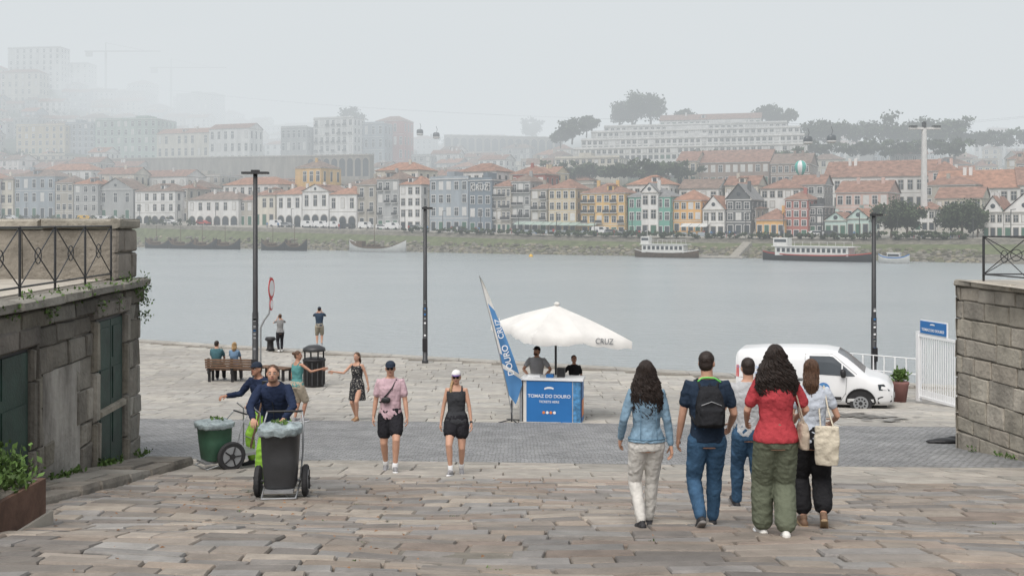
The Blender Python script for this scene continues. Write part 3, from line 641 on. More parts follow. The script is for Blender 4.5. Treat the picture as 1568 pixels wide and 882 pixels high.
# ================================================================== LEFT WALL
PLAS=M('weathered_plaster',(.22,.20,.175),.95,.6,1.8,bump=.03,bscale=8,col2=(.47,.45,.41),streak=True,det=12)
DGREEN=M('green_door_paint',(.018,.045,.034),.55,.4,3,bump=.004,bscale=30)
TERR=M('terrace_stone',(.40,.37,.32),.9,.2,1.5,bump=.01)
A0=Vector((-6.5,18.2,0)); aU=Vector((.06,-1,0)).normalized(); aN=Vector((1,.06,0)).normalized(); ZT=7.03
b=B(); b.T=frame(A0,aU,(0,0,1),aN)
b.box(0,22,1.5,ZT,-9,-.02,M('wall_core',(.2,.185,.16),.95,.3,2,bump=.03))
b.box(-.05,22,ZT,ZT+.02,-9,-.3,TERR)
wf=lambda u,v,n:(u,v,n)
wp=[(.27,.245,.21),(.31,.285,.245),(.235,.215,.185),(.28,.255,.21),(.33,.305,.265),(.36,.34,.30)]
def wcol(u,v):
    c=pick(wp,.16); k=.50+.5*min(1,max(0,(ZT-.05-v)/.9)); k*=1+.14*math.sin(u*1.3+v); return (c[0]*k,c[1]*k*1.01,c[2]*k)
doors=[(1.0,2.25,3.0,6.5),(4.85,6.7,3.0,6.38)]
rects=courses(-.02,22,3.0,ZT-.42,(.26,.5),(.3,.95),[(a-.22,c+.22,d,e+.3) for a,c,d,e in doors]+[(2.95,4.0,3.0,5.2),(3.1,4.3,5.2,5.95)])
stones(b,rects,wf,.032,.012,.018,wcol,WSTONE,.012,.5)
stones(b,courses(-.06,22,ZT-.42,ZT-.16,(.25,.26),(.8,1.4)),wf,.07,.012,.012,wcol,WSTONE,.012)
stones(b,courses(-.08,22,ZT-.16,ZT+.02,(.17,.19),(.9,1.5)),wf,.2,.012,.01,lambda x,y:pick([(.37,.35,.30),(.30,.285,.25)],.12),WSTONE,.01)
b.box(2.95,4.35,3.2,5.98,-.02,.018,PLAS)
for a,c,d,e in doors:
    b.box(a,c,3,e,0,.012,BLACKM); b.box(a+.03,(a+c)/2-.01,3.3,e-.04,.012,.03,DGREEN); b.box((a+c)/2+.01,c-.03,3.3,e-.04,.012,.03,DGREEN)
    for u in (a+.12,(a+c)/2+.1):
        for z_ in (4.5,5.2,5.85):
            b.box(u,u+(c-a)/2-.22,z_,z_+.5,.03,.042,DGREEN)
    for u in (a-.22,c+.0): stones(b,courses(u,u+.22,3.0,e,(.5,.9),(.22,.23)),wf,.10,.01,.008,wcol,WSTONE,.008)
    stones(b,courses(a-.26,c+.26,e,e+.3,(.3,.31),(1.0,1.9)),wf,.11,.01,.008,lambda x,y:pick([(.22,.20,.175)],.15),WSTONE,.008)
stones(b,[(1.0,2.25,4.98,5.12)],wf,.1,.01,.004,lambda x,y:(.36,.33,.27),WSTONE,.004)
b.T=None
b.T=frame(A0,(1,0,0),(0,0,1),(0,1,0)); b.box(-14,0,1.5,ZT,-.5,-.02,WMAT['stone'])
b.T=None
pf=lambda u,v,n:(u,17.45-n,v)
b.box(-24,-6.62,17.5,18.2,ZT-.1,EYE-.12,WMAT['stone'])
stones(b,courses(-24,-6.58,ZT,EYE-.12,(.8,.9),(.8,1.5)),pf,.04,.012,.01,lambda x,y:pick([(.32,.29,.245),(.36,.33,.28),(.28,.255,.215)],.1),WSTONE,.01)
stones(b,courses(-24,-6.5,EYE-.12,EYE+.06,(.17,.19),(1,1.8)),pf,.12,.012,.006,lambda x,y:pick([(.38,.355,.30)],.1),WSTONE,.006)
b.box(-24,-6.52,17.4,18.3,EYE-.1,EYE+.05,WMAT['stone'])
pe=lambda u,v,n:(-6.62+n,u,v)
stones(b,courses(17.3,18.25,ZT-.0,EYE-.12,(.45,.5),(.5,.95)),pe,.09,.012,.008,lambda x,y:pick([(.33,.30,.26)],.12),WSTONE,.008)
stones(b,courses(17.28,18.3,EYE-.12,EYE+.06,(.17,.19),(.9,1)),pe,.13,.012,.006,lambda x,y:(.38,.355,.30),WSTONE,.006)
b.finish('old_stone_wall')
b=B(); sf=lambda u,v,n:(u,v,gz(u,v)+n)
stones(b,courses(-6.3,-5.25,6,17.3,(.6,1.1),(.5,.55)),sf,.12,.015,.02,lambda x,y:pick(wp,.2),WSTONE,.012,.15); b.finish('stone_step')
def railing(name,P0,P1,z,h,n):
    b=B(); P0=Vector(P0);P1=Vector(P1)
    for i in range(n+1):
        q=P0.lerp(P1,i/n); b.tube([(q.x,q.y,z),(q.x,q.y,z+h)],.018,METAL,6)
    for zz in (z+h,z+.12): b.tube([(P0.x,P0.y,zz),(P1.x,P1.y,zz)],.014,METAL,6)
    for i in range(n):
        a=P0.lerp(P1,i/n); c=P0.lerp(P1,(i+1)/n); m=a.lerp(c,.5)
        b.tube([(a.x,a.y,z+.12),(c.x,c.y,z+h)],.009,METAL,5); b.tube([(a.x,a.y,z+h),(c.x,c.y,z+.12)],.009,METAL,5)
        d=(c-a).normalized(); zm=z+(h+.12)/2
        b.tube([(m.x+d.x*.11*math.cos(t),m.y+d.y*.11*math.cos(t),zm+.11*math.sin(t)) for t in [k*math.pi/6 for k in range(13)]],.008,METAL,5)
    b.finish(name)
railing('iron_railing',(-6.6,17.2),(-6.15,8.8),ZT,.90,7)
# ================================================================== RIGHT WALL
b=B(); C0=Vector((8.46,19.8,0)); cU=Vector((.12,-1,0)).normalized(); cN=Vector((-1,-.12,0)).normalized(); ZR=6.88
b.T=frame(C0,cU,(0,0,1),cN); b.box(0,18,1.5,ZR,-9,-.02,bpy.data.materials['wall_core'])
rp=[(.42,.385,.32),(.47,.43,.365),(.37,.34,.29),(.50,.46,.385),(.44,.395,.33)]
stones(b,courses(-.03,18,2.8,ZR-.1,(.24,.42),(.3,.8)),wf,.03,.014,.014,lambda x,y:pick(rp,.13),WSTONE,.010,.5)
stones(b,courses(-.05,18,ZR-.1,ZR+.04,(.13,.15),(.8,1.3)),wf,.10,.012,.01,lambda x,y:pick(rp,.1),WSTONE,.01)
b.T=None; rf=lambda u,v,n:(u,19.8+n,v)
stones(b,courses(8.4,17,2.5,ZR,(.3,.42),(.4,.8)),rf,.05,.02,.01,lambda x,y:pick(rp,.15),WSTONE,.01)
b.add([(8.4,19.85,ZR+.02),(8.4,2,ZR+.02),(20,2,ZR+.02),(20,19.85,ZR+.02)],[(0,1,2,3)],TERR)
b.finish('stone_block_wall')
railing('iron_railing',(8.75,19.4),(9.9,10.2),ZR+.03,.82,7)
railing('iron_railing',(8.78,19.44),(16,19.44),ZR+.03,.82,6)

RUST=M('corten_steel',(.12,.07,.05),.85,.4,5,bump=.003); PLEAF=M('plant_leaves',(.085,.15,.045),.7,.3,4,attr=True)
def leafclump(b,c,rad,n,s,mat=PLEAF,seed=0,up=.4):
    rs=np.random.RandomState(seed)
    for i in range(n):
        p=np.array(c)+rs.normal(0,.45,3)*np.array(rad); u=rs.normal(size=3); u[2]=abs(u[2])+up; u/=np.linalg.norm(u); v=np.cross(u,rs.normal(size=3)); v/=np.linalg.norm(v); q=s*rs.uniform(.5,1.4); k=rs.uniform(.5,1.4)
        b.add([p,p+u*q*.5+v*q*.28,p+u*q,p+u*q*.5-v*q*.28],[(0,1,2,3)],mat,False,None,(k,k,k*.8))
b=B(); 
zz_=gz(-5,9.6)
b.box(-6.2,-4.52,8.2,10.3,zz_-.6,zz_+.02,TERR); b.box(-6.15,-4.55,8.4,10.2,zz_+.02,zz_+.36,RUST); b.box(-6.1,-4.6,8.45,10.15,zz_+.36,zz_+.365,JOINT); b.finish('steel_planter')
b=B()
for i in range(64): leafclump(b,(random.uniform(-5.6,-4.66),random.uniform(8.8,10.15),zz_+.40+random.uniform(0,.20)),(.18,.18,.16),70,.075,seed=i)
b.finish('planter_shrubs')
b=B()
for i,(s_,v_) in enumerate([(.1,7.0),(.35,6.75),(.7,6.95),(2.4,6.7),(3.2,6.95),(.05,6.6),(5,7.0),(1.5,6.72),(6.2,7.0),(.0,6.85),(.5,6.85),(1.1,7.02),(1.9,6.98),(2.8,7.02),(.02,6.35),(4.0,7.0),(4.4,6.8),(5.6,6.9)]):
    q=A0+aU*s_+aN*.12; leafclump(b,(q.x,q.y,v_),(.13,.2,.12),60,.05,seed=i+30)
for i in range(16):
    y=random.uniform(12,18.2); x=-6.5+(18.2-y)*.06+.15; leafclump(b,(x,y,gz(x,y)+.1),(.12,.2,.07),35,.07,seed=i+60)
for i in range(6):
    y=random.uniform(17,19.6); x=8.46+(19.8-y)*.12-.12; leafclump(b,(x,y,gz(x,y)+.03),(.08,.15,.05),25,.05,seed=i+80)
b.finish('wall_weeds')
b=B()
for i in range(70):
    x=random.uniform(-6,8); y=random.uniform(5.5,14.5); leafclump(b,(x,y,gz(x,y)-.01),(.05,.015,.006),6,.02,seed=i+200)
b.finish('joint_grass')
LITT=M('dry_leaf',(.26,.14,.07),.9,.4,4)
b=B()
for i in range(220):
    x=random.gauss(-3.0,1.8); y=random.uniform(6,15); a=random.uniform(0,6.28); s=random.uniform(.012,.028); z=gz(x,y)+.03
    b.add([(x+s*math.cos(a),y+s*math.sin(a),z),(x-s*.5*math.sin(a),y+s*.5*math.cos(a),z+.012),(x-s*math.cos(a),y-s*math.sin(a),z),(x+s*.5*math.sin(a),y-s*.5*math.cos(a),z+.004)],[(0,1,2,3)],LITT)
b.finish('fallen_leaves')

# ================================================================== STREET FURNITURE
def lamp(px,d,ytop,arms):
    T=place(px,d); x=T.translation; h=bz(ytop,d)-x.z; b=B(); b.T=T
    b.add(*loft([((0,0,0),(.13,0,0),(0,.13,0)),((0,0,.12),(.13,0,0),(0,.13,0)),((0,0,.14),(.10,0,0),(0,.10,0)),((0,0,h*.35),(.10,0,0),(0,.10,0)),((0,0,h*.36),(.085,0,0),(0,.085,0)),((0,0,h),(.07,0,0),(0,.07,0))],14),METAL,True)
    b.box(-.1,.1,-.13,-.08,.5,1.0,BLACKM)
    if arms: b.box(-.42,.42,-.14,.14,h-.1,h-.03,METAL); b.box(-.12,.12,-.1,.1,h-.03,h+.03,METAL); b.box(-.38,-.14,-.1,.1,h-.11,h-.1,WHITE); b.box(.14,.38,-.1,.1,h-.11,h-.1,WHITE)
    else: b.box(-.12,.3,-.1,.1,h-.12,h-.04,METAL); b.box(.05,.28,-.08,.08,h-.13,h-.12,WHITE)
    for i in range(12): zz=random.uniform(.7,2.5); b.box(-.04,.04,-.102,-.098,zz,zz+.06,random.choice([WHITE,STEEL,CARM['grey'],CARM['grey'],BLUE]))
    b.finish('street_lamp')
lamp(391,33.5,262,True); lamp(651,42,316,False); lamp(1338,38,326,False)
def disc(b,c,n_,r,mat,k=22,th=.01):
    n_=Vector(n_).normalized(); a=n_.orthogonal().normalized(); q=n_.cross(a); c=Vector(c)
    V=[(c+a*r*math.cos(2*math.pi*i/k)+q*r*math.sin(2*math.pi*i/k)+n_*s)[:] for s in (-th/2,th/2) for i in range(k)]
    b.add(V,[tuple(range(k))[::-1],tuple(range(k,2*k))]+[(i,(i+1)%k,(i+1)%k+k,i+k) for i in range(k)],mat)
b=B(); b.T=place(399,33.3,0); RED=M('sign_red',(.5,.03,.03),.5,.05)
zt=bz(425,33.3)-b.T.translation.z
b.tube([(0,0,0),(0,0,zt-1.6),(.12,0,zt-1.35),(.27,0,zt-1.15),(.30,0,zt-.9),(.30,0,zt)],.03,STEEL,8)
sn=(1,-.05,0)
disc(b,(.345,0,zt-.34),sn,.34,RED,22,.012); disc(b,(.355,-.001,zt-.34),sn,.25,WHITE,22,.012)
disc(b,(.345,0,zt-.86),sn,.19,RED,22,.012); disc(b,(.355,-.001,zt-.86),sn,.14,WHITE,22,.012)
b.finish('traffic_sign')
BW=M('bench_wood',(.14,.085,.055),.7,.3,6)
def bench(px,d,yaw,l,back=True):
    b=B(); b.T=place(px,d,yaw)
    for i in range(4): b.box(-l/2,l/2,-.22+i*.12,-.12+i*.12,.42,.46,BW)
    if back:
        for i in range(4): b.box(-l/2,l/2,-.30-i*.02,-.27-i*.02,.50+i*.085,.57+i*.085,BW)
    for x in (-l/2+.1,0,l/2-.1):
        b.box(x-.04,x+.04,-.2,-.12,0,.42,BLACKM); b.box(x-.04,x+.04,.16,.24,0,.42,BLACKM); b.box(x-.04,x+.04,-.2,.24,.36,.415,BLACKM)
        if back: b.box(x-.04,x+.04,-.27,-.2,.3,.84,BLACKM)
    b.finish('park_bench',bevel=.006)
bench(358,36,-3,1.8); bench(420,36.5,-30,1.3,False)
b=B(); b.T=place(481,34.5)
b.add(*loft([((0,0,0),(.3,0,0),(0,.3,0)),((0,0,.06),(.33,0,0),(0,.33,0)),((0,0,.85),(.36,0,0),(0,.36,0)),((0,0,.86),(.38,0,0),(0,.38,0)),((0,0,.92),(.38,0,0),(0,.38,0)),((0,0,.93),(.35,0,0),(0,.35,0)),((0,0,.95),(.3,0,0),(0,.3,0))],20),BLACKM,True)
for i in range(12): t=i*math.pi/6; b.box(.34*math.cos(t)-.02,.34*math.cos(t)+.02,.34*math.sin(t)-.02,.34*math.sin(t)+.02,.08,.84,METAL)
for t in (.5,2.1,3.7,5.3): b.tube([(.32*math.cos(t),.32*math.sin(t),.9),(.32*math.cos(t),.32*math.sin(t),1.2)],.03,BLACKM,6)
b.add(*loft([((0,0,1.18),(.38,0,0),(0,.38,0)),((0,0,1.28),(.36,0,0),(0,.36,0)),((0,0,1.36),(.2,0,0),(0,.2,0)),((0,0,1.38),(.03,0,0),(0,.03,0))],20),METAL,True)
b.finish('litter_bin')
b=B(); b.T=place(414,47.5); b.add(*loft([((0,0,0),(.22,0,0),(0,.22,0)),((0,0,.1),(.16,0,0),(0,.16,0)),((0,0,.4),(.14,0,0),(0,.14,0)),((0,0,.5),(.26,0,0),(0,.26,0)),((0,0,.6),(.2,0,0),(0,.2,0))],14),BLACKM,True); b.finish('mooring_bollard')
# umbrella
b=B(); b.T=place(851,25.6,0); b.tube([(0,0,0),(0,0,2.7)],.028,METAL,10); b.add(*loft([((0,0,0),(.35,0,0),(0,.35,0)),((0,0,.08),(.35,0,0),(0,.35,0)),((0,0,.1),(.05,0,0),(0,.05,0))],12),BLACKM)
b.T=place(851,25.6,0)@Matrix.Translation((0,0,2.74))@Matrix.Rotation(R(5),4,'Y')@Matrix.Translation((.16,0,-2.74))@Matrix.Rotation(R(22),4,'Z'); hA=2.76; hR=2.10; rr=1.30
corner=[(-1,-1),(0,-1),(1,-1),(1,0),(1,1),(0,1),(-1,1),(-1,0)]
NU=8
for k in range(8):
    c0=Vector((*corner[k],0))*rr; c1=Vector((*corner[(k+1)%8],0))*rr
    V=[];Fs=[]; m=7
    for i in range(NU+1):
        t=i/NU
        for j in range(m+1):
            s=j/m; p=c0.lerp(c1,s)*t; rn=max(abs(p.x),abs(p.y))/rr; sag=.10*4*s*(1-s)*t*t
            crn=p.length/(rr*1.414); z=hA-(hA-hR)*(.62*rn+.38*crn)**.92*1.0-sag*.55+.05*math.sin(math.pi*t)
            V.append((p.x-.15*(1-t),p.y,z))
    for i in range(NU):
        for j in range(m): a=i*(m+1)+j; Fs.append((a,a+1,a+m+2,a+m+1))
    o=len(V)
    for j in range(m+1): q=V[NU*(m+1)+j]; V.append((q[0]*1.005,q[1]*1.005,q[2]-.17+.02*math.cos(j*2)))
    for j in range(m): Fs.append((NU*(m+1)+j,NU*(m+1)+j+1,o+j+1,o+j))
    b.add(V,Fs,WFAB,True)
    e=V[NU*(m+1)]; b.tube([(-.15,0,hA-.05),(e[0]*.5-.07,e[1]*.5,(hA+e[2])/2-.03),(e[0]*.98,e[1]*.98,e[2]-.02)],.012,METAL,5); b.tube([(-.15,0,hR-.1),(e[0]*.5,e[1]*.5,(hA+e[2])/2-.05)],.01,METAL,5)
v,f=ell((-.15,0,hA+.03),(.07,.07,.05)); b.add(v,f,WFAB,True)
text(b,'CRUZ',.18,CARM['grey'],frame((.55,-rr-.02,hR-.02),(1,0,0),(0,0,1),(0,-1,0)))
b.finish('market_umbrella')
# feather flag
b=B(); b.T=place(790,24.6,0)
def fl(t): return Vector((-.08-.78*t**1.15, -.1*t, .1+3.35*t))
pts=[fl(i/16) for i in range(17)]; b.tube(pts,[.016-.008*i/16 for i in range(17)],STEEL,6)
V=[];Fw=[];Fb=[]
for i in range(25):
    t=.13+.87*i/24; p=fl(t); wdt=.46*(math.sin(math.pi*min(1,(1-t)*1.1)/2))**.7 if t>.3 else .40*(.15+.85*((t-.13)/.17)**.7)
    for j in range(6):
        s=j/5; V.append((p.x+wdt*s,p.y-.07*math.sin(s*4+t*9)*s,p.z-.25*s*min(1,(1-t)*5)))
for i in range(24):
    for j in range(5):
        a=i*6+j; q=(a,a+1,a+7,a+6); t=i/24
        (Fb if ((t<.78 and 0<j<5 and t>.36) or (t<=.36 and j>=0 and t>.02 and not .22<t<.27)) else Fw).append(q)
b.add(V,Fw,WFAB,True); b.add(V,Fb,BLUE2,True)
ax=(fl(.75)-fl(.3)).normalized(); vv=Vector((0,-1,0)).cross(ax)
c=fl(.44)+Vector((.20,-.14,-.1)); text(b,'DOURO',.20,WHITE,frame(c,ax,vv,(0,-1,0)))
c=fl(.66)+Vector((.18,-.14,-.1)); text(b,'CRUZ',.18,WHITE,frame(c,ax,vv,(0,-1,0)))
for a in (0,1.57,3.14,4.71): b.tube([(-.08,0,.06),(-.08+.35*math.cos(a+.4),.35*math.sin(a+.4),.01)],.014,METAL,5)
b.tube([(-.1,0,0),(-.1,0,.5)],.02,METAL,6)
b.finish('feather_flag')
# kiosk
KC=M('kiosk_cream',(.66,.64,.60),.5,.05); ORG=M('print_orange',(.65,.2,.05),.5,.1)
b=B(); b.T=place(847,24.8,-9)
b.box(-.68,.68,-.26,.26,.0,1.0,KC); b.box(-.74,.74,-.31,.31,1.0,1.05,WHITE)
b.box(-.60,.48,-.285,-.262,.02,.98,BLUE); b.box(.70,.705,-.26,.26,.03,.98,BLUE); b.box(.706,.71,-.24,.2,.15,.55,ORG); b.box(.50,.68,-.28,-.262,.02,.98,M('kiosk_side',(.07,.22,.42),.5,.7,9))
b.box(-.76,-.70,-.30,.30,0,1.02,STEEL)
Fk=lambda x,z:frame((x,-.288,z),(1,0,0),(0,0,1),(0,-1,0))
text(b,'TOMAZ DO DOURO',.108,WHITE,Fk(-.06,.63)); text(b,'TICKETS HERE',.075,WHITE,Fk(-.06,.50))
for i in range(4): disc(b,(-.19+.085*i,-.290,.25),(0,-1,0),.034,[ORG,WHITE,ORG,WHITE][i],14,.004)
V=[(-.06+.12*math.cos(t),-.289,.80+.055*math.sin(t)) for t in [k*math.pi/8 for k in range(1,9)]]+[(-.06+.1*math.cos(t),-.289,.78+.03*math.sin(t)) for t in [k*math.pi/8 for k in range(8,0,-1)]]
b.add(V,[(i,i+1,14-i,15-i) for i in range(7)],WHITE)
b.box(-.6,-.3,-.1,.1,1.05,1.09,WHITE); b.box(.1,.28,-.08,.1,1.05,1.26,BLACKM); b.box(-.15,.02,-.15,.05,1.05,1.12,BLUE)
b.finish('ticket_kiosk')
# gate with sign
b=B(); P0=Vector((bx(1407,30.2),30.2,0)); P1=Vector((bx(1500,27.6),27.6,0)); U=(P1-P0); l=U.length; U.normalize(); z=gz(P0.x,29)-.05
b.T=frame((P0.x,P0.y,z),U,(-U.y,U.x,0),(0,0,1))
b.box(-.06,.06,-.06,.06,0,2.0,WHITE); b.box(-.04,l,-.03,.03,1.86,1.93,WHITE); b.box(-.04,l,-.03,.03,.1,.17,WHITE); b.box(.06,l,.0,.02,.12,.35,WHITE)
for i in range(34): b.box(.12+i*.1,.14+i*.1,-.012,.012,.15,1.88,WHITE)
b.box(.12,1.3,-.04,-.0,1.98,2.33,BLUE); b.box(.1,1.32,-.02,.02,1.95,2.36,WHITE)
text(b,'TOMAZ DO DOURO',.11,WHITE,frame((.71,-.045,2.09),(1,0,0),(0,0,1),(0,-1,0)))
V=[(.7+.12*math.cos(t),-.044,2.24+.04*math.sin(t)) for t in [k*math.pi/8 for k in range(1,9)]]+[(.7+.1*math.cos(t),-.044,2.23+.01*math.sin(t)) for t in [k*math.pi/8 for k in range(8,0,-1)]]
b.add(V,[(i,i+1,14-i,15-i) for i in range(7)],WHITE)
b.finish('white_gate')
b=B()
P0=Vector((bx(1290,36),36,0)); P1=Vector((bx(1405,33.5),33.5,0))
for i in range(8):
    q=P0.lerp(P1,i/7); zz=gz(q.x,q.y); b.tube([(q.x,q.y,zz),(q.x,q.y,zz+1)],.02,WHITE,5)
for h in (.5,1.0): b.tube([(P0.x,P0.y,gz(0,P0.y)+h),(P1.x,P1.y,gz(0,P1.y)+h)],.018,WHITE,5)
b.finish('white_handrail')
b=B(); b.T=place(1378,30.5); b.add(*loft([((0,0,0),(.17,0,0),(0,.17,0)),((0,0,.5),(.24,0,0),(0,.24,0)),((0,0,.55),(.26,0,0),(0,.26,0)),((0,0,.6),(.25,0,0),(0,.25,0))],16),M('clay_pot',(.2,.1,.09),.8,.2),True)
leafclump(b,(0,0,.75),(.2,.2,.16),420,.12,seed=9); b.finish('potted_plant')
b=B(); b.T=place(1448,20.6); v,f=remesh([ell((0,0,.04),(.3,.15,.06)),ell((.2,.1,.05),(.15,.1,.07)),ell((-.2,0,.03),(.2,.1,.04))],.02); b.add(v,f,BLACKM,True); b.finish('black_cloth')

# ================================================================== VAN
def van():
    VW=M('van_white',(.68,.69,.70),.25,.04,1,spec=.6); b=B()
    x0,y0=bx(1134,30.3),30.3; x1,y1=bx(1361,28.9),28.9
    U=Vector((x1-x0,y1-y0,gz(0,y1)-gz(0,y0)-.03)).normalized(); N=Vector((-U.y,U.x,0)).normalized(); Z=U.cross(N)
    b.T=frame((x0,y0,gz(x0,y0)-0.05),U,N,Z)@Matrix.Diagonal((.955,.97,.93,1))
    st=[
    (0.0,.34,1.0,1.60,.82,.70),(.04,.30,1.0,1.72,.87,.76),(.12,.27,1.02,1.79,.90,.79),(.8,.26,1.04,1.84,.92,.80),(1.9,.25,1.05,1.85,.92,.80),(2.55,.25,1.05,1.83,.92,.79),(2.9,.25,1.05,1.77,.92,.77),
    (3.15,.25,1.05,1.60,.92,.76),(3.4,.26,1.06,1.38,.91,.76),(3.62,.26,1.04,1.17,.90,.78),(3.74,.26,1.0,1.09,.89,.78),(4.0,.26,.94,1.03,.88,.74),(4.2,.26,.86,.95,.85,.68),(4.33,.28,.72,.82,.78,.6),(4.38,.34,.60,.66,.70,.52)]
    V=[];m=0
    def prof(zb,zm,zt,wb,wt):
        return [(wb*.94,zb),(wb,zb+.15),(wb*1.01,zb+(zm-zb)*.6),(wb,zm),(wb+(wt-wb)*.5,zm+(zt-zm)*.55),(wt,zm+(zt-zm)*.88),(wt*.88,zm+(zt-zm)*.98),(wt*.5,zt)]
    for s in st:
        P=prof(*s[1:]); ring=[(s[0],-w,z) for w,z in P]+[(s[0],w,z) for w,z in P[::-1]]; m=len(ring); V+=ring
    W_=[];G=[]
    for i in range(len(st)-1):
        for k in range(m):
            q=(i*m+k,i*m+(k+1)%m,(i+1)*m+(k+1)%m,(i+1)*m+k)
            if 6<=i<=8 and k in(6,7,8): G.append(q)
            else: W_.append(q)
    W_.append(tuple(range(m))); W_.append(tuple((len(st)-1)*m+k for k in range(m))[::-1])
    b.add(V,W_,VW,True); b.add(V,G,GLASS,True)
    for sg in (-1,1):
        def side(x,z,off=.008):
            s=[np.interp(x,[q[0] for q in st],[q[j] for q in st]) for j in range(1,6)]; P=prof(*s)
            return (x,sg*(np.interp(z,[p[1] for p in P],[p[0] for p in P])+off),z)
        def panel(poly,mat,off=.008):
            b.add([side(x,z,off) for x,z in poly],[tuple(range(len(poly)))],mat)
        def seam(a,c,w=.008,mat=CARM['grey'],off=.006):
            k=6; A=Vector(a);C=Vector(c); d=(C-A).normalized(); nn=Vector((-d.y,d.x))*w
            for i in range(k):
                p=A.lerp(C,i/k);q=A.lerp(C,(i+1)/k); b.add([side(p.x-nn.x,p.y-nn.y,off),side(q.x-nn.x,q.y-nn.y,off),side(q.x+nn.x,q.y+nn.y,off),side(p.x+nn.x,p.y+nn.y,off)],[(0,1,2,3)],mat)
        def glass(xa,xb,zl,zh):
            n=8
            for i in range(n):
                for j in range(3):
                    def pt(u,v):
                        x=xa+(xb-xa)*u; return side(x,zl(x)+(zh(x)-zl(x))*v,.012)
                    b.add([pt(i/n,j/3),pt((i+1)/n,j/3),pt((i+1)/n,(j+1)/3),pt(i/n,(j+1)/3)],[(0,1,2,3)],GLASS)
        zh=lambda x: min(1.66,1.66-(max(0,x-2.75))*.90)
        glass(2.12,3.0,lambda x:1.14-.05*(x-2.1),zh); glass(3.04,3.36,lambda x:1.09,lambda x:min(1.40,1.66-(x-2.75)*.90))
        seam((2.0,.35),(2.0,1.72)); seam((2.0,1.72),(2.75,1.72)); seam((3.10,.55),(3.14,1.05)); seam((2.0,.35),(2.95,.35)); seam((2.95,.35),(3.10,.6)); seam((2.75,1.72),(3.42,1.14))
        seam((1.05,.35),(1.05,1.72)); seam((.1,.98),(1.95,1.0),.010)
        seam((1.10,.44),(2.98,.44),.045,BLACKM,.012)
        panel([(2.1,.94),(2.28,.94),(2.28,.98),(2.1,.98)],BLACKM,.03); panel([(1.75,.94),(1.93,.94),(1.93,.98),(1.75,.98)],BLACKM,.03)
        for xw in (.74,3.50):
            n=20; R_=.39; P=[side(xw+R_*math.cos(t),max(.27,.34+R_*math.sin(t)),.006) for t in [math.pi*2*k/n for k in range(n)]]; b.add(P,[tuple(range(n))],BLACKM)
            Pt=[side(xw+R_*math.cos(t),.34+R_*math.sin(t),.02) for t in [math.pi*k/14 for k in range(15)]]; b.tube(Pt,.025,BLACKM,5)
            yw=sg*.80
            v,f=loft([((xw,yw-.10,.31),(.24,0,0),(0,0,.24)),((xw,yw-.10,.31),(.29,0,0),(0,0,.29)),((xw,yw-.07,.31),(.315,0,0),(0,0,.315)),((xw,yw+.07,.31),(.315,0,0),(0,0,.315)),((xw,yw+.11,.31),(.29,0,0),(0,0,.29)),((xw,yw+.11,.31),(.22,0,0),(0,0,.22)),((xw,yw+.09,.31),(.20,0,0),(0,0,.20))],24); b.add(v,f,RUB,False)
            yo=yw+sg*.115
            disc(b,(xw,yo,.31),(0,1,0),.205,CARM['grey'],20,.02); disc(b,(xw,yo+sg*.012,.31),(0,1,0),.055,RUB,12,.02)
            for k in range(10):
                t=k*math.pi/5; disc(b,(xw+.13*math.cos(t),yo+sg*.011,.31+.13*math.sin(t)),(0,1,0),.03,RUB,8,.004)
        panel([(4.0,.70),(4.28,.68),(4.31,.77),(4.12,.88),(3.97,.87)],GLASS,.012); panel([(4.05,.74),(4.2,.72),(4.2,.78),(4.07,.82)],WHITE,.018)
        panel([(3.96,.3),(4.33,.36),(4.34,.54),(4.05,.52),(3.96,.48)],BLACKM,.014); panel([(0.0,.36),(.3,.3),(.3,.5),(0.0,.52)],BLACKM,.014); panel([(.01,1.0),(.1,1.0),(.1,1.35),(.02,1.35)],RED,.014)
        v,f=ell(side(3.05,1.18,.12),(.08,.09,.13),None,10,7,.7); b.add(v,f,BLACKM,True)
        if sg<0:
            c=side(2.5,.72,.014); disc(b,c,(0,-1,0),.17,BLUE,22,.004); disc(b,(c[0],c[1]-.004,c[2]),(0,-1,0),.145,BLUE2,22,.004)
            text(b,'DOURO',.075,WHITE,frame((c[0],c[1]-.01,c[2]),(1,0,0),(0,0,1),(0,-1,0)))
            tl=frame((.50,-.94,1.30),(1,0,0),(0,.1,.99),(0,-.99,.1)); text(b,'TOMAZ DO DOURO',.095,BLUE,tl); text(b,'CRUZEIROS',.07,BLUE,frame((.45,-.95,1.13),(1,0,0),(0,0,1),(0,-1,0)))
    b.box(4.34,4.40,-.55,.55,.34,.56,BLACKM); b.box(4.36,4.41,-.22,.22,.40,.50,WHITE)
    b.box(.15,4.2,-.75,.75,.2,.3,BLACKM)
    b.finish('white_van')
van()

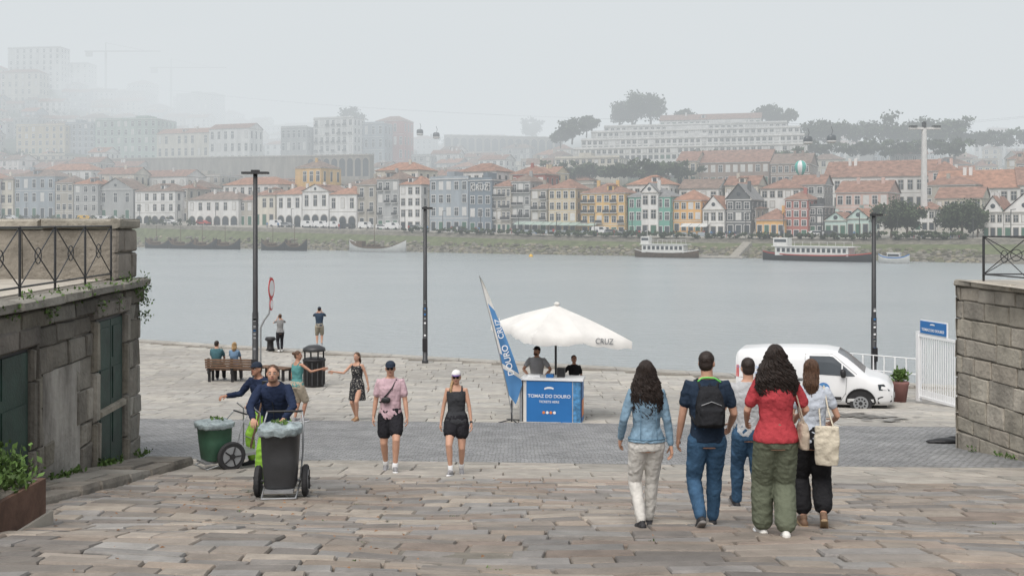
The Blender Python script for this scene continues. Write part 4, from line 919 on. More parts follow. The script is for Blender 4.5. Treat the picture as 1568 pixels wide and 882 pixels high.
# ================================================================== CARTS
def cart(px,d,yaw,binm,wheelR=.20,wide=.29,tall=.80,z0=.16,heap=.04):
    b=B(); b.T=place(px,d,yaw)
    secs=[]
    for t,k in [(0,.78),(.03,.82),(.5,.92),(.93,.98),(.95,1.08),(1.0,1.08)]:
        secs.append(((0,-.02*t,z0+tall*t),(wide*k,0,0),(0,.24*k,0)))
    b.add(*loft(secs,28,.55),binm,True)
    BAG=bpy.data.materials.get('bin_liner') or M('bin_liner',(.26,.31,.32),.35,.4,8,bump=.02,bscale=14)
    parts=[ell((random.uniform(-.12,.12),random.uniform(-.1,.1)-.02,z0+tall),(.13,.11,heap)) for _ in range(5)]+[loft([((0,-.02,z0+tall-.08),(wide*1.10,0,0),(0,.27,0)),((0,-.02,z0+tall+.01),(wide*1.12,0,0),(0,.28,0))],24,.6)]
    v,f=remesh(parts,.016,2); v=v+np.random.normal(0,.003,v.shape); v[:,2]+=.012*np.sin(v[:,0]*35)*np.sin(v[:,1]*30+1); b.add(v,f,BAG,True)
    for i in range(4): leafclump(b,(random.uniform(-.15,.15),random.uniform(-.1,.08),z0+tall+.03),(.08,.06,.015),10,.06,seed=i+700)
    for s in (-1,1):
        xw=s*(wide+.05)
        v,f=loft([((xw-.03,.12,wheelR),(0,wheelR*.72,0),(0,0,wheelR*.72)),((xw-.035,.12,wheelR),(0,wheelR*.9,0),(0,0,wheelR*.9)),((xw-.02,.12,wheelR),(0,wheelR,0),(0,0,wheelR)),((xw+.02,.12,wheelR),(0,wheelR,0),(0,0,wheelR)),((xw+.035,.12,wheelR),(0,wheelR*.9,0),(0,0,wheelR*.9)),((xw+.03,.12,wheelR),(0,wheelR*.72,0),(0,0,wheelR*.72))],24); b.add(v,f,RUB)
        disc(b,(xw+s*.034,.12,wheelR),(1,0,0),wheelR*.66,CARM['grey'],20,.01); disc(b,(xw+s*.042,.12,wheelR),(1,0,0),wheelR*.2,RUB,12,.02)
        for k in range(5): t=k*2*math.pi/5; b.tube([(xw+s*.042,.12,wheelR),(xw+s*.042,.12+wheelR*.6*math.cos(t),wheelR+wheelR*.6*math.sin(t))],.012,RUB,5)
        b.tube([(s*wide*.85,-.24,.06),(s*wide*.9,.18,.14),(s*(wide+.005),.27,.5),(s*(wide+.005),.33,z0+tall-.02),(s*(wide-.02),.43,z0+tall+.10)],.011,STEEL,8)
    b.tube([(-wide-.06,.12,wheelR),(wide+.06,.12,wheelR)],.016,STEEL,8); b.tube([(-wide*.85,-.24,.06),(wide*.85,-.24,.06)],.012,STEEL,6)
    b.box(-.17,.17,-.24,.1,.12,.155,STEEL)
    b.tube([(-wide+.02,.43,z0+tall+.10),(wide-.02,.43,z0+tall+.10)],.015,BLACKM,8)
    return b
BINK=M('bin_charcoal',(.045,.047,.05),.5,.2,5); BING=M('bin_green',(.045,.11,.07),.5,.2,5); HI=M('hi_vis_yellow',(.24,.46,.05),.8,.1,5,bump=.01,bscale=12)
b=cart(430,12.7,6,BINK,.19,.235,.72); b.finish('street_cleaning_cart')
b=cart(330,16.6,-50,BING,.23,.27,.58)
b.box(-.3,.3,.30,.62,.2,.24,STEEL)
for s in (-1,1): b.tube([(s*.3,.62,.22),(s*.3,.62,.85),(s*.28,.5,.95)],.012,STEEL,6)
for h in (.4,.6,.8): b.tube([(-.3,.62,h),(.3,.62,h)],.007,STEEL,5)
b.tube([(.22,.5,.3),(.34,.7,1.3)],.015,BW,6); b.tube([(.1,.55,.3),(.2,.75,1.15)],.012,BW,6); b.box(.28,.40,.66,.74,1.26,1.36,BLACKM)
b.finish('street_cleaning_cart')

# ================================================================== PEOPLE
def ik(a,c,l1,l2,pole):
    a=Vector(a);c=Vector(c);d=c-a; Lg=min(d.length,.995*(l1+l2)); u=d.normalized()
    x=(l1*l1-l2*l2+Lg*Lg)/(2*Lg); h=math.sqrt(max(l1*l1-x*x,0)); p=Vector(pole); p=(p-u*p.dot(u)).normalized()
    return a+u*x+p*h, a+u*Lg
CLO={}
def C(name,col,var=.08):
    if name not in CLO: CLO[name]=cloth(name,col,var)
    return CLO[name]
WALK_A=dict(L=(-.045,.15,.045,12),R=(.045,-.15,.075,-35))
STAND=dict(L=(-.06,.0,.042,0),R=(.06,.03,.042,0))
def person(name,px,d,yaw,H,fem=False,legs=STAND,hip=(0,.505),arms=None,lean=0.02,head=(0,0),skin=SKIN,hair='short',hm=HAIRD,top=None,bot=None,shoe=None,sock=None,dress=None,cap=None,vox=.010,extras=None,glasses=False,beard=False,face=True,girth=1.0,broad=1.0):
    b=B(); T=place(px,d,yaw); b.T=T; org=T.translation
    WR=.0024 if vox<.0125 else .0018
    def gd(p):
        q=T@Vector((p[0],p[1],0)); return gz(q.x,q.y)-org.z
    hc=Vector((0,hip[0]*H,hip[1]*H)); up=Vector((0,math.sin(lean),math.cos(lean))); fw=Vector((0,math.cos(lean),-math.sin(lean))); rt=Vector((1,0,0))
    def sp(h): return hc+up*((h-.5)*H)
    G=girth
    if fem: sec=[(.455,.070,.058),(.48,.092,.066),(.515,.098,.068),(.56,.086,.060),(.605,.070,.052),(.66,.074,.054),(.72,.082,.066),(.77,.086,.056),(.805,.082,.044),(.828,.058,.036),(.845,.032,.031)]
    else: sec=[(.455,.070,.058),(.48,.086,.064),(.52,.090,.066),(.58,.083,.062),(.63,.084,.060),(.70,.096,.066),(.76,.104,.064),(.80,.098,.052),(.828,.068,.042),(.85,.038,.036)]
    sec=[(h,w*G*broad if h>.65 else w*G,t*G) for h,w,t in sec]
    def torso(lo,hi,off=0):
        ss=[s for s in sec if lo<=s[0]<=hi]
        def at(h): return (h,float(np.interp(h,[s[0] for s in sec],[s[1] for s in sec])),float(np.interp(h,[s[0] for s in sec],[s[2] for s in sec])))
        ss=[at(lo)]+[s for s in ss if s[0]>lo+.005 and s[0]<hi-.005]+[at(hi)]
        out=[]
        for h,w,t in ss:
            o=off(h) if callable(off) else off
            out.append((sp(h),rt*(w*H+o),fw*(t*H+o)))
        return loft(out,20,.9)
    sw=(.086 if fem else .101)*H*broad
    ar=[(.029,.0225,.021,.0155),(.0235,.0185,.0172,.0128)][fem]; ar=[q*H*(.6+.4*G) for q in ar]
    lr=[(.056,.046,.034,.033,.0215),(.056,.044,.032,.030,.019)][fem]; lr=[q*H*(.5+.5*G) for q in lr]
    parts=[torso(.455,.85)]
    LG={}
    for k,sx in (('L',-1),('R',1)):
        tx,ty,tz,pit=legs[k]; hp=hc+rt*(sx*.05*H)+up*(-.005*H); an=Vector((tx*H,ty*H,tz*H)); an.z+=gd(an)
        kn,an=ik(hp,an,.247*H,.247*H,legs.get('pole'+k,(sx*.12,1,0)))
        pr=R(pit); fd=Vector((sx*.12,math.cos(pr),math.sin(pr))).normalized(); fu=Vector((0,-math.sin(pr),math.cos(pr)))
        LG[k]=(hp,kn,an,fd,fu)
        mid=kn.lerp(an,.3)+Vector((0,-.006*H,0))
        parts.append(tube([hp,hp.lerp(kn,.5),kn,mid,kn.lerp(an,.65),an],[lr[0],lr[1],lr[2],lr[3],lr[3]*.75,lr[4]],14))
        sole=an-fu*(.026*H); parts.append(tube([sole-fd*.022*H,sole+fd*.03*H,sole+fd*.095*H],[.017*H,.019*H,.013*H],10)); parts.append(tube([an,sole+fd*.03*H],[.019*H,.02*H],10))
    arms=arms or {}
    AR={};fing=[]
    for k,sx in (('L',-1),('R',1)):
        df=dict(t=(sx*.15,.03,.50),pole=(sx*.3,-1,0)); a=arms.get(k,df); 
        sh=sp(.808)+rt*(sx*sw); tg=Vector(a['t'])*H
        el,wr=ik(sh,tg,.172*H,.150*H,a.get('pole',(sx*.3,-1,-.2)))
        AR[k]=(sh,el,wr)
        parts.append(tube([sp(.80)+rt*(sx*sw*.6),sh,sh.lerp(el,.45),el,el.lerp(wr,.3),wr],[ar[0]*1.0,ar[0]*1.02,ar[0]*.95,ar[1],ar[2]*1.05,ar[3]],12))
        hd=Vector(a['hd']).normalized() if 'hd' in a else ((wr-el).normalized()+Vector((0,.12,-.15))).normalized()
        pn=Vector(a.get('pn',(-sx,0,0))); pn=(pn-hd*pn.dot(hd)).normalized(); acr=hd.cross(pn).normalized()
        if acr.y<0 and abs(pn.x)>.5: acr=-acr
        for j in (-1,0,1): parts.append(tube([wr,wr+hd*.012*H+acr*(j*.008*H),wr+hd*.048*H+acr*(j*.0145*H)],[.0105*H,.0105*H,.0095*H],8))
        cu=a.get('curl',.5)
        for j,fl_ in zip((-1.5,-.5,.5,1.5),(.036,.043,.046,.041)):
            base=wr+hd*.050*H+acr*(j*.0105*H); p=[base-hd*.012*H]; dd=hd.copy(); q=base; p.append(q)
            for s_ in (.42,.32,.26):
                dd=(dd*math.cos(cu)+pn*math.sin(cu)).normalized() if s_!=.42 else (hd*math.cos(cu*.6)+pn*math.sin(cu*.6)).normalized()
                q=q+dd*fl_*H*s_; p.append(q)
            fing.append(tube(p,[.0055*H,.0052*H,.0048*H,.0044*H,.0038*H],6))
        tb=wr+hd*.016*H+acr*.014*H; fing.append(tube([tb,tb+(acr*.6+hd*.6+pn*.3)*.02*H,tb+(acr*.45+hd*.9+pn*.5)*.042*H],[.0072*H,.006*H,.0048*H],6))
    hy_,hp_=R(head[0]),R(head[1]); HR=(Matrix.Rotation(-hy_,3,'Z')@Matrix.Rotation(hp_-lean*.3,3,'X')); hcn=sp(.915)+Vector((0,.012*H,.012*H))+Vector((0,math.sin(-hp_)*.02*H,0))
    hs=H
    def hp(x,y,z): return hcn+HR@Vector((x*hs,y*hs,z*hs))
    nk=.029 if fem else .034
    parts.append(tube([sp(.81),sp(.85),hp(0,-.010,-.02)],[nk*1.25*H,nk*H,nk*H],12))
    parts.append(ell(hp(0,-.004,.016),(.0425*hs,.053*hs,.050*hs),HR)); parts.append(ell(hp(0,.010,-.018),(.035*hs,.040*hs,.043*hs),HR)); parts.append(ell(hp(0,.030,-.048),(.019*hs,.018*hs,.014*hs),HR,10,6))
    parts.append(tube([hp(0,.048,.010),hp(0,.061,-.014)],[.005*hs,.0085*hs],8))
    for s_ in (-1,1): parts.append(ell(hp(s_*.043,-.004,-.003),(.006*hs,.012*hs,.018*hs),HR,8,6))
    v,f=remesh(parts,vox,3); b.add(v,f,skin,True)
    for v,f in fing: b.add(v,f,skin,True)
    if face:
        for s_ in (-1,1):
            v,f=ell(hp(s_*.0165,.0445,.004),(.0075*hs,.005*hs,.0045*hs),HR,10,6); b.add(v,f,EYEW,True); v,f=ell(hp(s_*.0165,.0485,.004),(.0036*hs,.003*hs,.0038*hs),HR,8,5); b.add(v,f,EYED,True)
            b.tube([hp(s_*.008,.0505,.0135),hp(s_*.017,.0495,.0165),hp(s_*.026,.043,.013)],.0022*hs,hm if hm is not HAIRL else HAIRB,5)
        v,f=ell(hp(0,.0475,-.031),(.013*hs,.005*hs,.0042*hs),HR,10,6); b.add(v,f,LIP,True)
        if beard: v,f=remesh([ell(hp(0,.014,-.043),(.034*hs,.035*hs,.024*hs),HR),ell(hp(0,.045,-.024),(.014*hs,.007*hs,.0035*hs),HR)],.007,2); b.add(v,f,beard if beard is not True else HAIRB,True)
    if glasses:
        for s_ in (-1,1): v,f=ell(hp(s_*.017,.051,.004),(.0145*hs,.004*hs,.0105*hs),HR,12,6,.8); b.add(v,f,EYED,True); b.tube([hp(s_*.03,.05,.006),hp(s_*.044,.0,.006)],.0022*hs,EYED,5)
        b.tube([hp(-.006,.054,.006),hp(.006,.054,.006)],.002*hs,EYED,5)
    if hair:
        hpieces=[ell(hp(0,-.010,.022),(.0455*hs,.054*hs,.049*hs),HR),ell(hp(0,-.026,-.006),(.041*hs,.034*hs,.042*hs),HR)]
        if hair=='bun': hpieces.append(ell(hp(0,-.07,.03),(.024*hs,.024*hs,.024*hs),HR))
        if hair=='braid': hpieces+= [tube([hp(.03,-.02,-.03),hp(.045,.01,-.07),hp(.05,.03,-.12),hp(.048,.035,-.17)],[.018*hs,.014*hs,.013*hs,.007*hs],8)]
        Lg_=hair in('long','curly','bob')
        if Lg_:
            Ln={'long':.17,'curly':.215,'bob':.09}[hair]; wd={'long':.045,'curly':.066,'bob':.046}[hair]; cur=hair=='curly'
            if isinstance(extras,dict) and 'hairL' in extras: Ln=extras['hairL']; wd=extras.get('hairW',wd)
            k0=.052/wd if cur else .98
            def wat(t):
                return wd*(float(np.interp(t,[0,.2,.55,.8,1],[k0,.80,1.0,.92,.5])) if cur else float(np.interp(t,[0,.5,1],[1,1,.7])))
            zt_=lambda t:-.01-(.02+Ln)*t
            hpieces+=[loft([(hp(0,-.020,.035),HR@Vector((.043*hs,0,0)),HR@Vector((0,.036*hs,0)))]+[(hp(0,-.028-.025*min(1,t*2),zt_(t)),HR@Vector((wat(t)*.86*hs,0,0)),HR@Vector((0,(.038-.018*t)*hs,0))) for t in (0,.2,.45,.7,.9)],16)]
            if cur: 
                rs=random.Random(px)
                for i in range(46):
                    t=rs.uniform(0,.98); a=rs.uniform(-2.9,-.25); hpieces.append(ell(hp(math.cos(a)*wat(t)*.9,-.045*min(1,.5+t)+math.sin(a)*.024,zt_(t)),(.011*hs,.010*hs,.018*hs),HR,8,6))
        v,f=remesh(hpieces,.008,2); v=v+np.random.normal(0,.0012,v.shape); b.add(v,f,hm,True)
        if Lg_:
            rs=random.Random(int(px)+3); ns=380 if cur else 110
            for i in range(ns):
                a=rs.uniform(-math.pi-.15,.15); el0=rs.uniform(-.1,1.3)
                root=(math.cos(a)*.044*math.cos(el0),-.012+math.sin(a)*.05*math.cos(el0),.02+.048*math.sin(el0)); p=[hp(*root)]
                le=rs.uniform(.5,1.1); ph=rs.uniform(0,6.28); am=(.0080 if cur else .0018)*rs.uniform(.6,1.7); fr=rs.uniform(90,150); dr=rs.uniform(.80,1.08)
                zend=zt_(le)
                for j in range(1,17):
                    t=j/16; z_=root[2]*(1-t)+zend*t; tt=max(0,min(1,(-.01-z_)/(.02+Ln))); spn=min(1,max(0,(root[2]+.0-z_)*22))
                    xw_=math.cos(a)*((1-spn)*abs(root[0]/(abs(math.cos(a))+1e-3))+spn*wat(tt)*dr); am_=am*min(1,t*3)
                    p.append(hp(xw_+am_*math.sin(ph+fr*z_),-.012+math.sin(a)*(.05-.018*tt)*dr-.03*min(1,tt*2)+am_*math.cos(ph+fr*z_),z_))
                b.tube(p,[.0028*hs]+[.0034*hs]*12+[.0024*hs]*3+[.001*hs],hm,4)
    if cap:
        cm,brim=cap
        v,f=remesh([ell(hp(0,-.004,.030),(.0475*hs,.058*hs,.044*hs),HR)],.009,1)
        keep=[];hz=hp(0,0,.022); nrm=HR@Vector((0,-.12,1))
        for q in f:
            c=sum((Vector(v[i]) for i in q),Vector())/len(q)
            if (c-hz).dot(nrm)>-.004*hs: keep.append(q)
        b.add(v,keep,cm,True)
        n=12; V=[]
        for i in range(n+1):
            t=math.pi*(.12+.76*i/n); V+=[hp(.047*math.cos(t),.050*math.sin(t)-.002,.029),hp(.044*math.cos(t),.055*math.sin(t)+.036*math.sin(t)**1.5,.023-.0)]
        V2=[Vector(q)-Vector((0,0,.006)) for q in V]
        b.add([q[:] for q in V]+[q[:] for q in V2],[(2*i,2*i+1,2*i+3,2*i+2) for i in range(n)]+[(2*i+2*n+2,2*i+2*n+4,2*i+2*n+5,2*i+2*n+3) for i in range(n)]+[(2*i+1,2*i+2*n+3,2*i+2*n+5,2*i+3) for i in range(n)],brim,True)
    def legtube(k,ln,off,flare=0):
        hp0,kn,an,fd,fu=LG[k]; P=[hp0];Rr=[lr[0]+off*.8]
        for t in (.3,.6,1.0,1.3,1.65,1.93):
            if t>ln+.001: t=ln
            q=hp0.lerp(kn,t) if t<=1 else kn.lerp(an,t-1)
            base=float(np.interp(t,[0,.5,1,1.3,1.65,2],[lr[0],lr[1],lr[2],lr[3],lr[3]*.75,lr[4]]))
            P.append(q); Rr.append(base+off+flare*(t/2.0))
            if t>=ln: break
        return tube(P,Rr,16)
    if bot:
        m,ln,off,fla=bot[:4]; ps=[torso(.462,bot[4] if len(bot)>4 else .575,off*.6+.008)]
        for k in 'LR': ps.append(legtube(k,ln,off+.004,fla))
        v,f=remesh(ps,vox,2,WR*1.1); b.add(v,f,m,True)
    if dress:
        m,hem,wd_,tp=dress; ps=[torso(.5,tp,.012)]
        w0=sec[2][1]*H; ps.append(loft([(sp(.62),rt*(.075*H),fw*(.06*H)),(sp(.53),rt*(w0+.02),fw*(.085*H)),(Vector((0,hc.y,(hem+.5)/2*H)),rt*(w0*(1+wd_*.5)+.02),Vector((0,.095*H,0))),(Vector((0,hc.y,hem*H)),rt*(w0*(1+wd_)+.02),Vector((0,.11*H,0)))],20))
        for sx in (-1,1): ps.append(tube([sp(.79)+rt*sx*.055*H+fw*.045*H,sp(.845)+rt*sx*.05*H,sp(.79)+rt*sx*.055*H-fw*.04*H],.012,8))
        v,f=remesh(ps,vox*1.1,2,WR*1.5); b.add(v,f,m,True)
    if top:
        m,slv,hem,off=top[:4]; lz=top[4] if len(top)>4 else 0
        hi=.842 if slv>0 else .795
        ps=[torso(hem,hi,(lambda h: off*1.0+max(0,(.62-h))*lz))]
        for k,sx in (('L',-1),('R',1)):
            sh,el,wr=AR[k]
            if slv>0:
                P=[sp(.795)+rt*(sx*sw*.55),sh]; o=off*.8; Rr=[ar[0]+o*.3,ar[0]+o*.6]
                if slv<=1: P+=[sh.lerp(el,slv*.5),sh.lerp(el,slv)]; Rr+=[ar[0]+o*.9,ar[0]*.9+o*1.35]
                else: P+=[sh.lerp(el,.5),el,el.lerp(wr,(slv-1)*.5),el.lerp(wr,slv-1)]; Rr+=[ar[0]*.95+o,ar[1]+o,ar[2]+o*.9,ar[3]+o*.9]
                ps.append(tube(P,Rr,14))
            else: ps.append(tube([sp(.775)+rt*sx*.058*H+fw*.048*H,sp(.81)+rt*sx*.056*H+fw*.036*H,sp(.838)+rt*sx*.052*H,sp(.80)+rt*sx*.05*H-fw*.046*H,sp(.76)+rt*sx*.046*H-fw*.052*H],.017*H/1.6,8))
        v,f=remesh(ps,vox,2,WR*(1 if slv>0 else .6)); b.add(v,f,m,True)
    for k in 'LR':
        hp0,kn,an,fd,fu=LG[k]
        if sock: b.tube([an-fu*.01*H,an+(kn-an).normalized()*sock[1]*H],[lr[4]*1.25,lr[4]*1.28],sock[0],12)
        if shoe:
            sole=an-fu*(.026*H); sd=fd.cross(fu).normalized()
            v,f=remesh([tube([sole-fd*.024*H,sole+fd*.03*H,sole+fd*.098*H],[.0225*H,.0235*H,.018*H],12),tube([an+fu*.004*H,sole+fd*.03*H],[.0235*H,.023*H],10)],vox*.9,2); b.add(v,f,shoe[0],True)
            so=an-fu*.043*H
            v,f=loft([(so+fd*(t*H),sd*(w*H),fu*(.008*H)) for t,w in ((-.046,.012),(-.038,.020),(-.01,.023),(.03,.023),(.075,.026),(.105,.022),(.118,.012))],12,.6); b.add(v,f,shoe[1] if len(shoe)>1 else shoe[0],True)
    K=dict(b=b,H=H,sp=sp,rt=rt,fw=fw,up=up,hp=hp,AR=AR,LG=LG,sec=sec,vox=vox,sw=sw)
    if callable(extras): extras(K)
    elif isinstance(extras,dict) and 'fn' in extras: extras['fn'](K)
    return b.finish(name,loc=T.translation)
SNW=[M('sneaker_white',(.62,.61,.58),.6,.1,8),WHITE]; SNG=[M('sneaker_grey',(.25,.25,.26),.7,.2,10),WHITE]; SNK=[M('shoe_black',(.025,.025,.028),.6,.2,8),M('sole_dark',(.2,.19,.18),.8,.2)]
def ex1(K):
    b=K['b'];H=K['H'];sp=K['sp'];rt=K['rt'];fw=K['fw']; DS=C('denim_seam',(.13,.22,.30))
    for sx in (-1,1): b.tube([sp(.80)+rt*sx*.05*H-fw*.062*H,sp(.68)+rt*sx*.045*H-fw*.068*H,sp(.54)+rt*sx*.05*H-fw*.078*H],.004,DS,5)
    b.tube([sp(.535)+rt*(.108*H*math.cos(t))+fw*(.078*H*math.sin(t)) for t in [math.pi*2*k/20 for k in range(21)]],.009,DS,6)
DEN=C('light_denim',(.17,.26,.34),.3); JEANS=C('blue_jeans',(.045,.095,.165),.3)
person('woman_in_denim_jacket',990,9.95,3,1.60,True,dict(L=(-.04,-.06,.05,-14),R=(.038,.12,.045,5)),(0,.508),dict(L=dict(t=(-.148,.05,.53),pole=(-.35,-1,0)),R=dict(t=(.142,-.02,.50),pole=(.25,-1,0))),hair='curly',top=(DEN,1.93,.515,.015,.08),bot=(C('white_jeans',(.56,.545,.51)),1.93,.005,.008),shoe=SNK,extras=dict(fn=ex1,hairL=.235,hairW=.090),head=(8,0),vox=.0085)
def pack(K):
    b=K['b'];H=K['H'];sp=K['sp'];rt=K['rt'];fw=K['fw']
    PB=C('backpack_black',(.022,.023,.026),.2)
    v,f=remesh([loft([(sp(.585)-fw*.105*H,rt*.070*H,fw*.035*H),(sp(.60)-fw*.11*H,rt*.082*H,fw*.05*H),(sp(.70)-fw*.11*H,rt*.080*H,fw*.055*H),(sp(.78)-fw*.10*H,rt*.064*H,fw*.04*H),(sp(.81)-fw*.09*H,rt*.042*H,fw*.025*H)],24,.6),loft([(sp(.60)-fw*.155*H,rt*.060*H,fw*.02*H),(sp(.61)-fw*.16*H,rt*.065*H,fw*.028*H),(sp(.69)-fw*.16*H,rt*.061*H,fw*.024*H),(sp(.70)-fw*.15*H,rt*.05*H,fw*.01*H)],20,.6)],.009,2,.0025); b.add(v,f,PB,True)
    b.tube([sp(.715)-fw*.168*H-rt*.055*H,sp(.735)-fw*.165*H,sp(.715)-fw*.168*H+rt*.055*H],.004,STEEL,5)
    b.tube([sp(.80)-fw*.10*H-rt*.015*H,sp(.83)-fw*.10*H,sp(.80)-fw*.10*H+rt*.015*H],.006,PB,5)
    for sx in (-1,1): b.tube([sp(.79)+rt*sx*.045*H-fw*.07*H,sp(.838)+rt*sx*.058*H-fw*.02*H,sp(.825)+rt*sx*.065*H+fw*.035*H,sp(.74)+rt*sx*.085*H+fw*.055*H,sp(.64)+rt*sx*.095*H,sp(.60)+rt*sx*.078*H-fw*.09*H],.013,PB,8)
    NG=M('neon_green',(.15,.6,.12),.6,.1); b.tube([sp(.832)-rt*.055*H-fw*.035*H,sp(.85)-rt*.035*H-fw*.040*H,sp(.853)-fw*.045*H,sp(.85)+rt*.035*H-fw*.040*H,sp(.828)+rt*.07*H-fw*.03*H],.009,NG,6)
person('man_with_backpack',1083,10.0,-2,1.685,False,dict(L=(-.055,-.13,.075,-38),R=(.05,.12,.045,0)),(0,.508),dict(L=dict(t=(-.155,.06,.50),pole=(-.3,-1,0)),R=dict(t=(.15,.13,.56),pole=(.3,-1,-.2))),hair='short',top=(C('navy_tshirt',(.022,.035,.058),.15),.62,.49,.014,.04),bot=(JEANS,1.95,.008,.010),shoe=SNK,extras=pack,head=(20,-3),vox=.0085,broad=1.04)
person('man_in_grey_shirt',1146,11.6,0,1.70,False,WALK_A,(0,.50),dict(L=dict(t=(-.16,.10,.56),pole=(-.5,-1,0))),hair='short',top=(C('pale_grey_shirt',(.40,.41,.42)),.6,.49,.014),bot=(JEANS,1.95,.008,.01),shoe=SNK,vox=.012)
def ex4(K):
    b=K['b'];H=K['H'];sp=K['sp'];rt=K['rt'];fw=K['fw']; BG=C('beige_bag',(.40,.33,.26)); 
    c=sp(.535)+rt*.135*H-fw*.02*H
    v,f=remesh([loft([(c-Vector((0,0,.12)),Vector((.04,0,0)),Vector((0,.12,0))),(c,Vector((.045,0,0)),Vector((0,.13,0))),(c+Vector((0,0,.10)),Vector((.03,0,0)),Vector((0,.11,0)))],20,.6)],.012,2,.003); b.add(v,f,BG,True)
    for o in (-.05,.05): b.tube([c+Vector((0,o,.1)),sp(.72)+rt*.105*H+fw*o*1.0,sp(.835)+rt*.07*H+fw*o*.4,sp(.83)+rt*.06*H-fw*.02],.007,BG,6)
OLV=C('olive_trousers',(.125,.14,.10),.08)
person('woman_in_red_top',1188,9.25,-3,1.70,True,dict(L=(-.05,.10,.045,0),R=(.04,-.06,.046,-8)),(0,.508),dict(L=dict(t=(-.125,.15,.58),pole=(-.5,-1,-.3)),R=dict(t=(.14,.15,.60),pole=(.5,-1,-.3))),hair='curly',top=(C('red_top',(.37,.05,.06),.08),.72,.495,.018,.10),bot=(OLV,1.84,.014,.045,.60),shoe=SNW,extras=dict(fn=ex4,hairL=.195,hairW=.100),head=(0,0),girth=1.05,skin=SKIN,vox=.0085)
def ex5(K):
    b=K['b'];H=K['H'];sp=K['sp'];rt=K['rt'];fw=K['fw']; BG=C('cream_tote',(.56,.51,.41)); c=sp(.50)+rt*.07*H-fw*.125*H
    v,f=remesh([loft([(c-Vector((0,0,.19)),Vector((.105,0,0)),Vector((0,.03,0))),(c,Vector((.12,0,0)),Vector((0,.045,0))),(c+Vector((0,0,.19)),Vector((.115,0,0)),Vector((0,.02,0)))],24,.45)],.011,2,.003); b.add(v,f,BG,True)
    for o in (-.06,.06): b.tube([c+Vector((o,0,.18)),sp(.70)+rt*(.06*H+o*.7)-fw*.07*H,sp(.835)+rt*.07*H-fw*.01*H],.008,BG,6)
person('woman_with_tote_bag',1243,10.3,-8,1.63,True,dict(L=(-.05,-.02,.045,0),R=(.05,-.13,.07,-35)),(0,.508),dict(R=dict(t=(.145,.16,.60),pole=(.4,-1,-.3)),L=dict(t=(-.15,.05,.5))),hair='long',hm=HAIRB,top=(C('pale_blue_tshirt',(.46,.50,.56)),.55,.50,.014,.05),bot=(C('black_culottes',(.02,.02,.022)),1.70,.018,.04,.6),shoe=[M('sandal_brown',(.18,.11,.07),.7,.1),M('cork_sole',(.35,.25,.15),.8,.1)],extras=dict(fn=ex5,hairL=.12,hairW=.043),head=(12,0),vox=.0085)
def ex6(K):
    b=K['b'];H=K['H'];sp=K['sp'];rt=K['rt'];fw=K['fw']; m=BLACKM
    b.tube([sp(.83)-rt*.055*H+fw*.035*H,sp(.76)-rt*.02*H+fw*.080*H,sp(.69)+rt*.04*H+fw*.082*H,sp(.63)+rt*.085*H+fw*.05*H,sp(.62)+rt*.098*H],.011,m,6); b.tube([sp(.83)-rt*.055*H+fw*.035*H,sp(.84)-rt*.05*H-fw*.02*H,sp(.70)+rt*.03*H-fw*.082*H,sp(.62)+rt*.098*H],.011,m,6)
    c=sp(.655)+rt*.035*H+fw*.094*H; v,f=ell(c,(.07,.03,.045),None,12,8,.6); b.add(v,f,m,True)
PINK=C('pink_tshirt',(.52,.37,.41)); BSH=C('black_shorts',(.022,.022,.026))
person('man_in_pink_tshirt',598,16.2,182,1.70,False,dict(L=(-.05,.11,.045,10),R=(.05,-.10,.055,-22)),(0,.508),dict(L=dict(t=(-.155,.05,.49),pole=(-.3,-1,0)),R=dict(t=(.155,.0,.49),pole=(.3,-1,0))),skin=SKIN,hair='short',hm=HAIRB,cap=(C('cap_navy',(.03,.04,.06)),C('cap_navy',(.03,.04,.06))),top=(PINK,.66,.475,.018,.05),bot=(BSH,.62,.020,.03),shoe=SNG,sock=(WHITE,.03),glasses=True,extras=ex6,girth=1.0,vox=.010)
def ex7(K):
    b=K['b'];sh,el,wr=K['AR']['L']; b.tube([el.lerp(wr,.9),wr],.022,BLACKM,10)
person('woman_in_black_tank_top',699,15.7,178,1.56,True,dict(L=(-.04,-.09,.055,-22),R=(.045,.12,.045,12)),(0,.508),dict(L=dict(t=(-.15,.06,.49),pole=(-.4,-1,0)),R=dict(t=(.15,.02,.49),pole=(.4,-1,0))),hair='braid',hm=HAIRL,cap=(C('cap_white',(.7,.69,.68)),C('cap_brim_purple',(.15,.1,.25))),top=(C('black_tank',(.045,.047,.052)),0,.485,.014,.08),bot=(BSH,.42,.022,.05),shoe=SNG,sock=(WHITE,.045),glasses=True,extras=ex7,girth=1.04,vox=.010)
DR=M('patterned_dress',(.03,.03,.035),.9,.3,30,bump=.01,col2=(.38,.36,.32))
for n_ in DR.node_tree.nodes:
    if n_.type=='MAP_RANGE': n_.inputs[1].default_value=.56; n_.inputs[2].default_value=.62
person('woman_in_patterned_dress',547,25,160,1.62,True,dict(L=(-.03,.06,.045,0),R=(.04,-.04,.045,-4)),(0,.508),dict(R=dict(t=(.30,.16,.72),pole=(0,-.3,-1),curl=.15),L=dict(t=(-.17,-.03,.50),pole=(-.5,-1,0))),hair='bob',hm=HAIRB,dress=(DR,.30,.25,.80),shoe=[M('sandal_tan',(.3,.18,.1),.7,.1)],vox=.012)
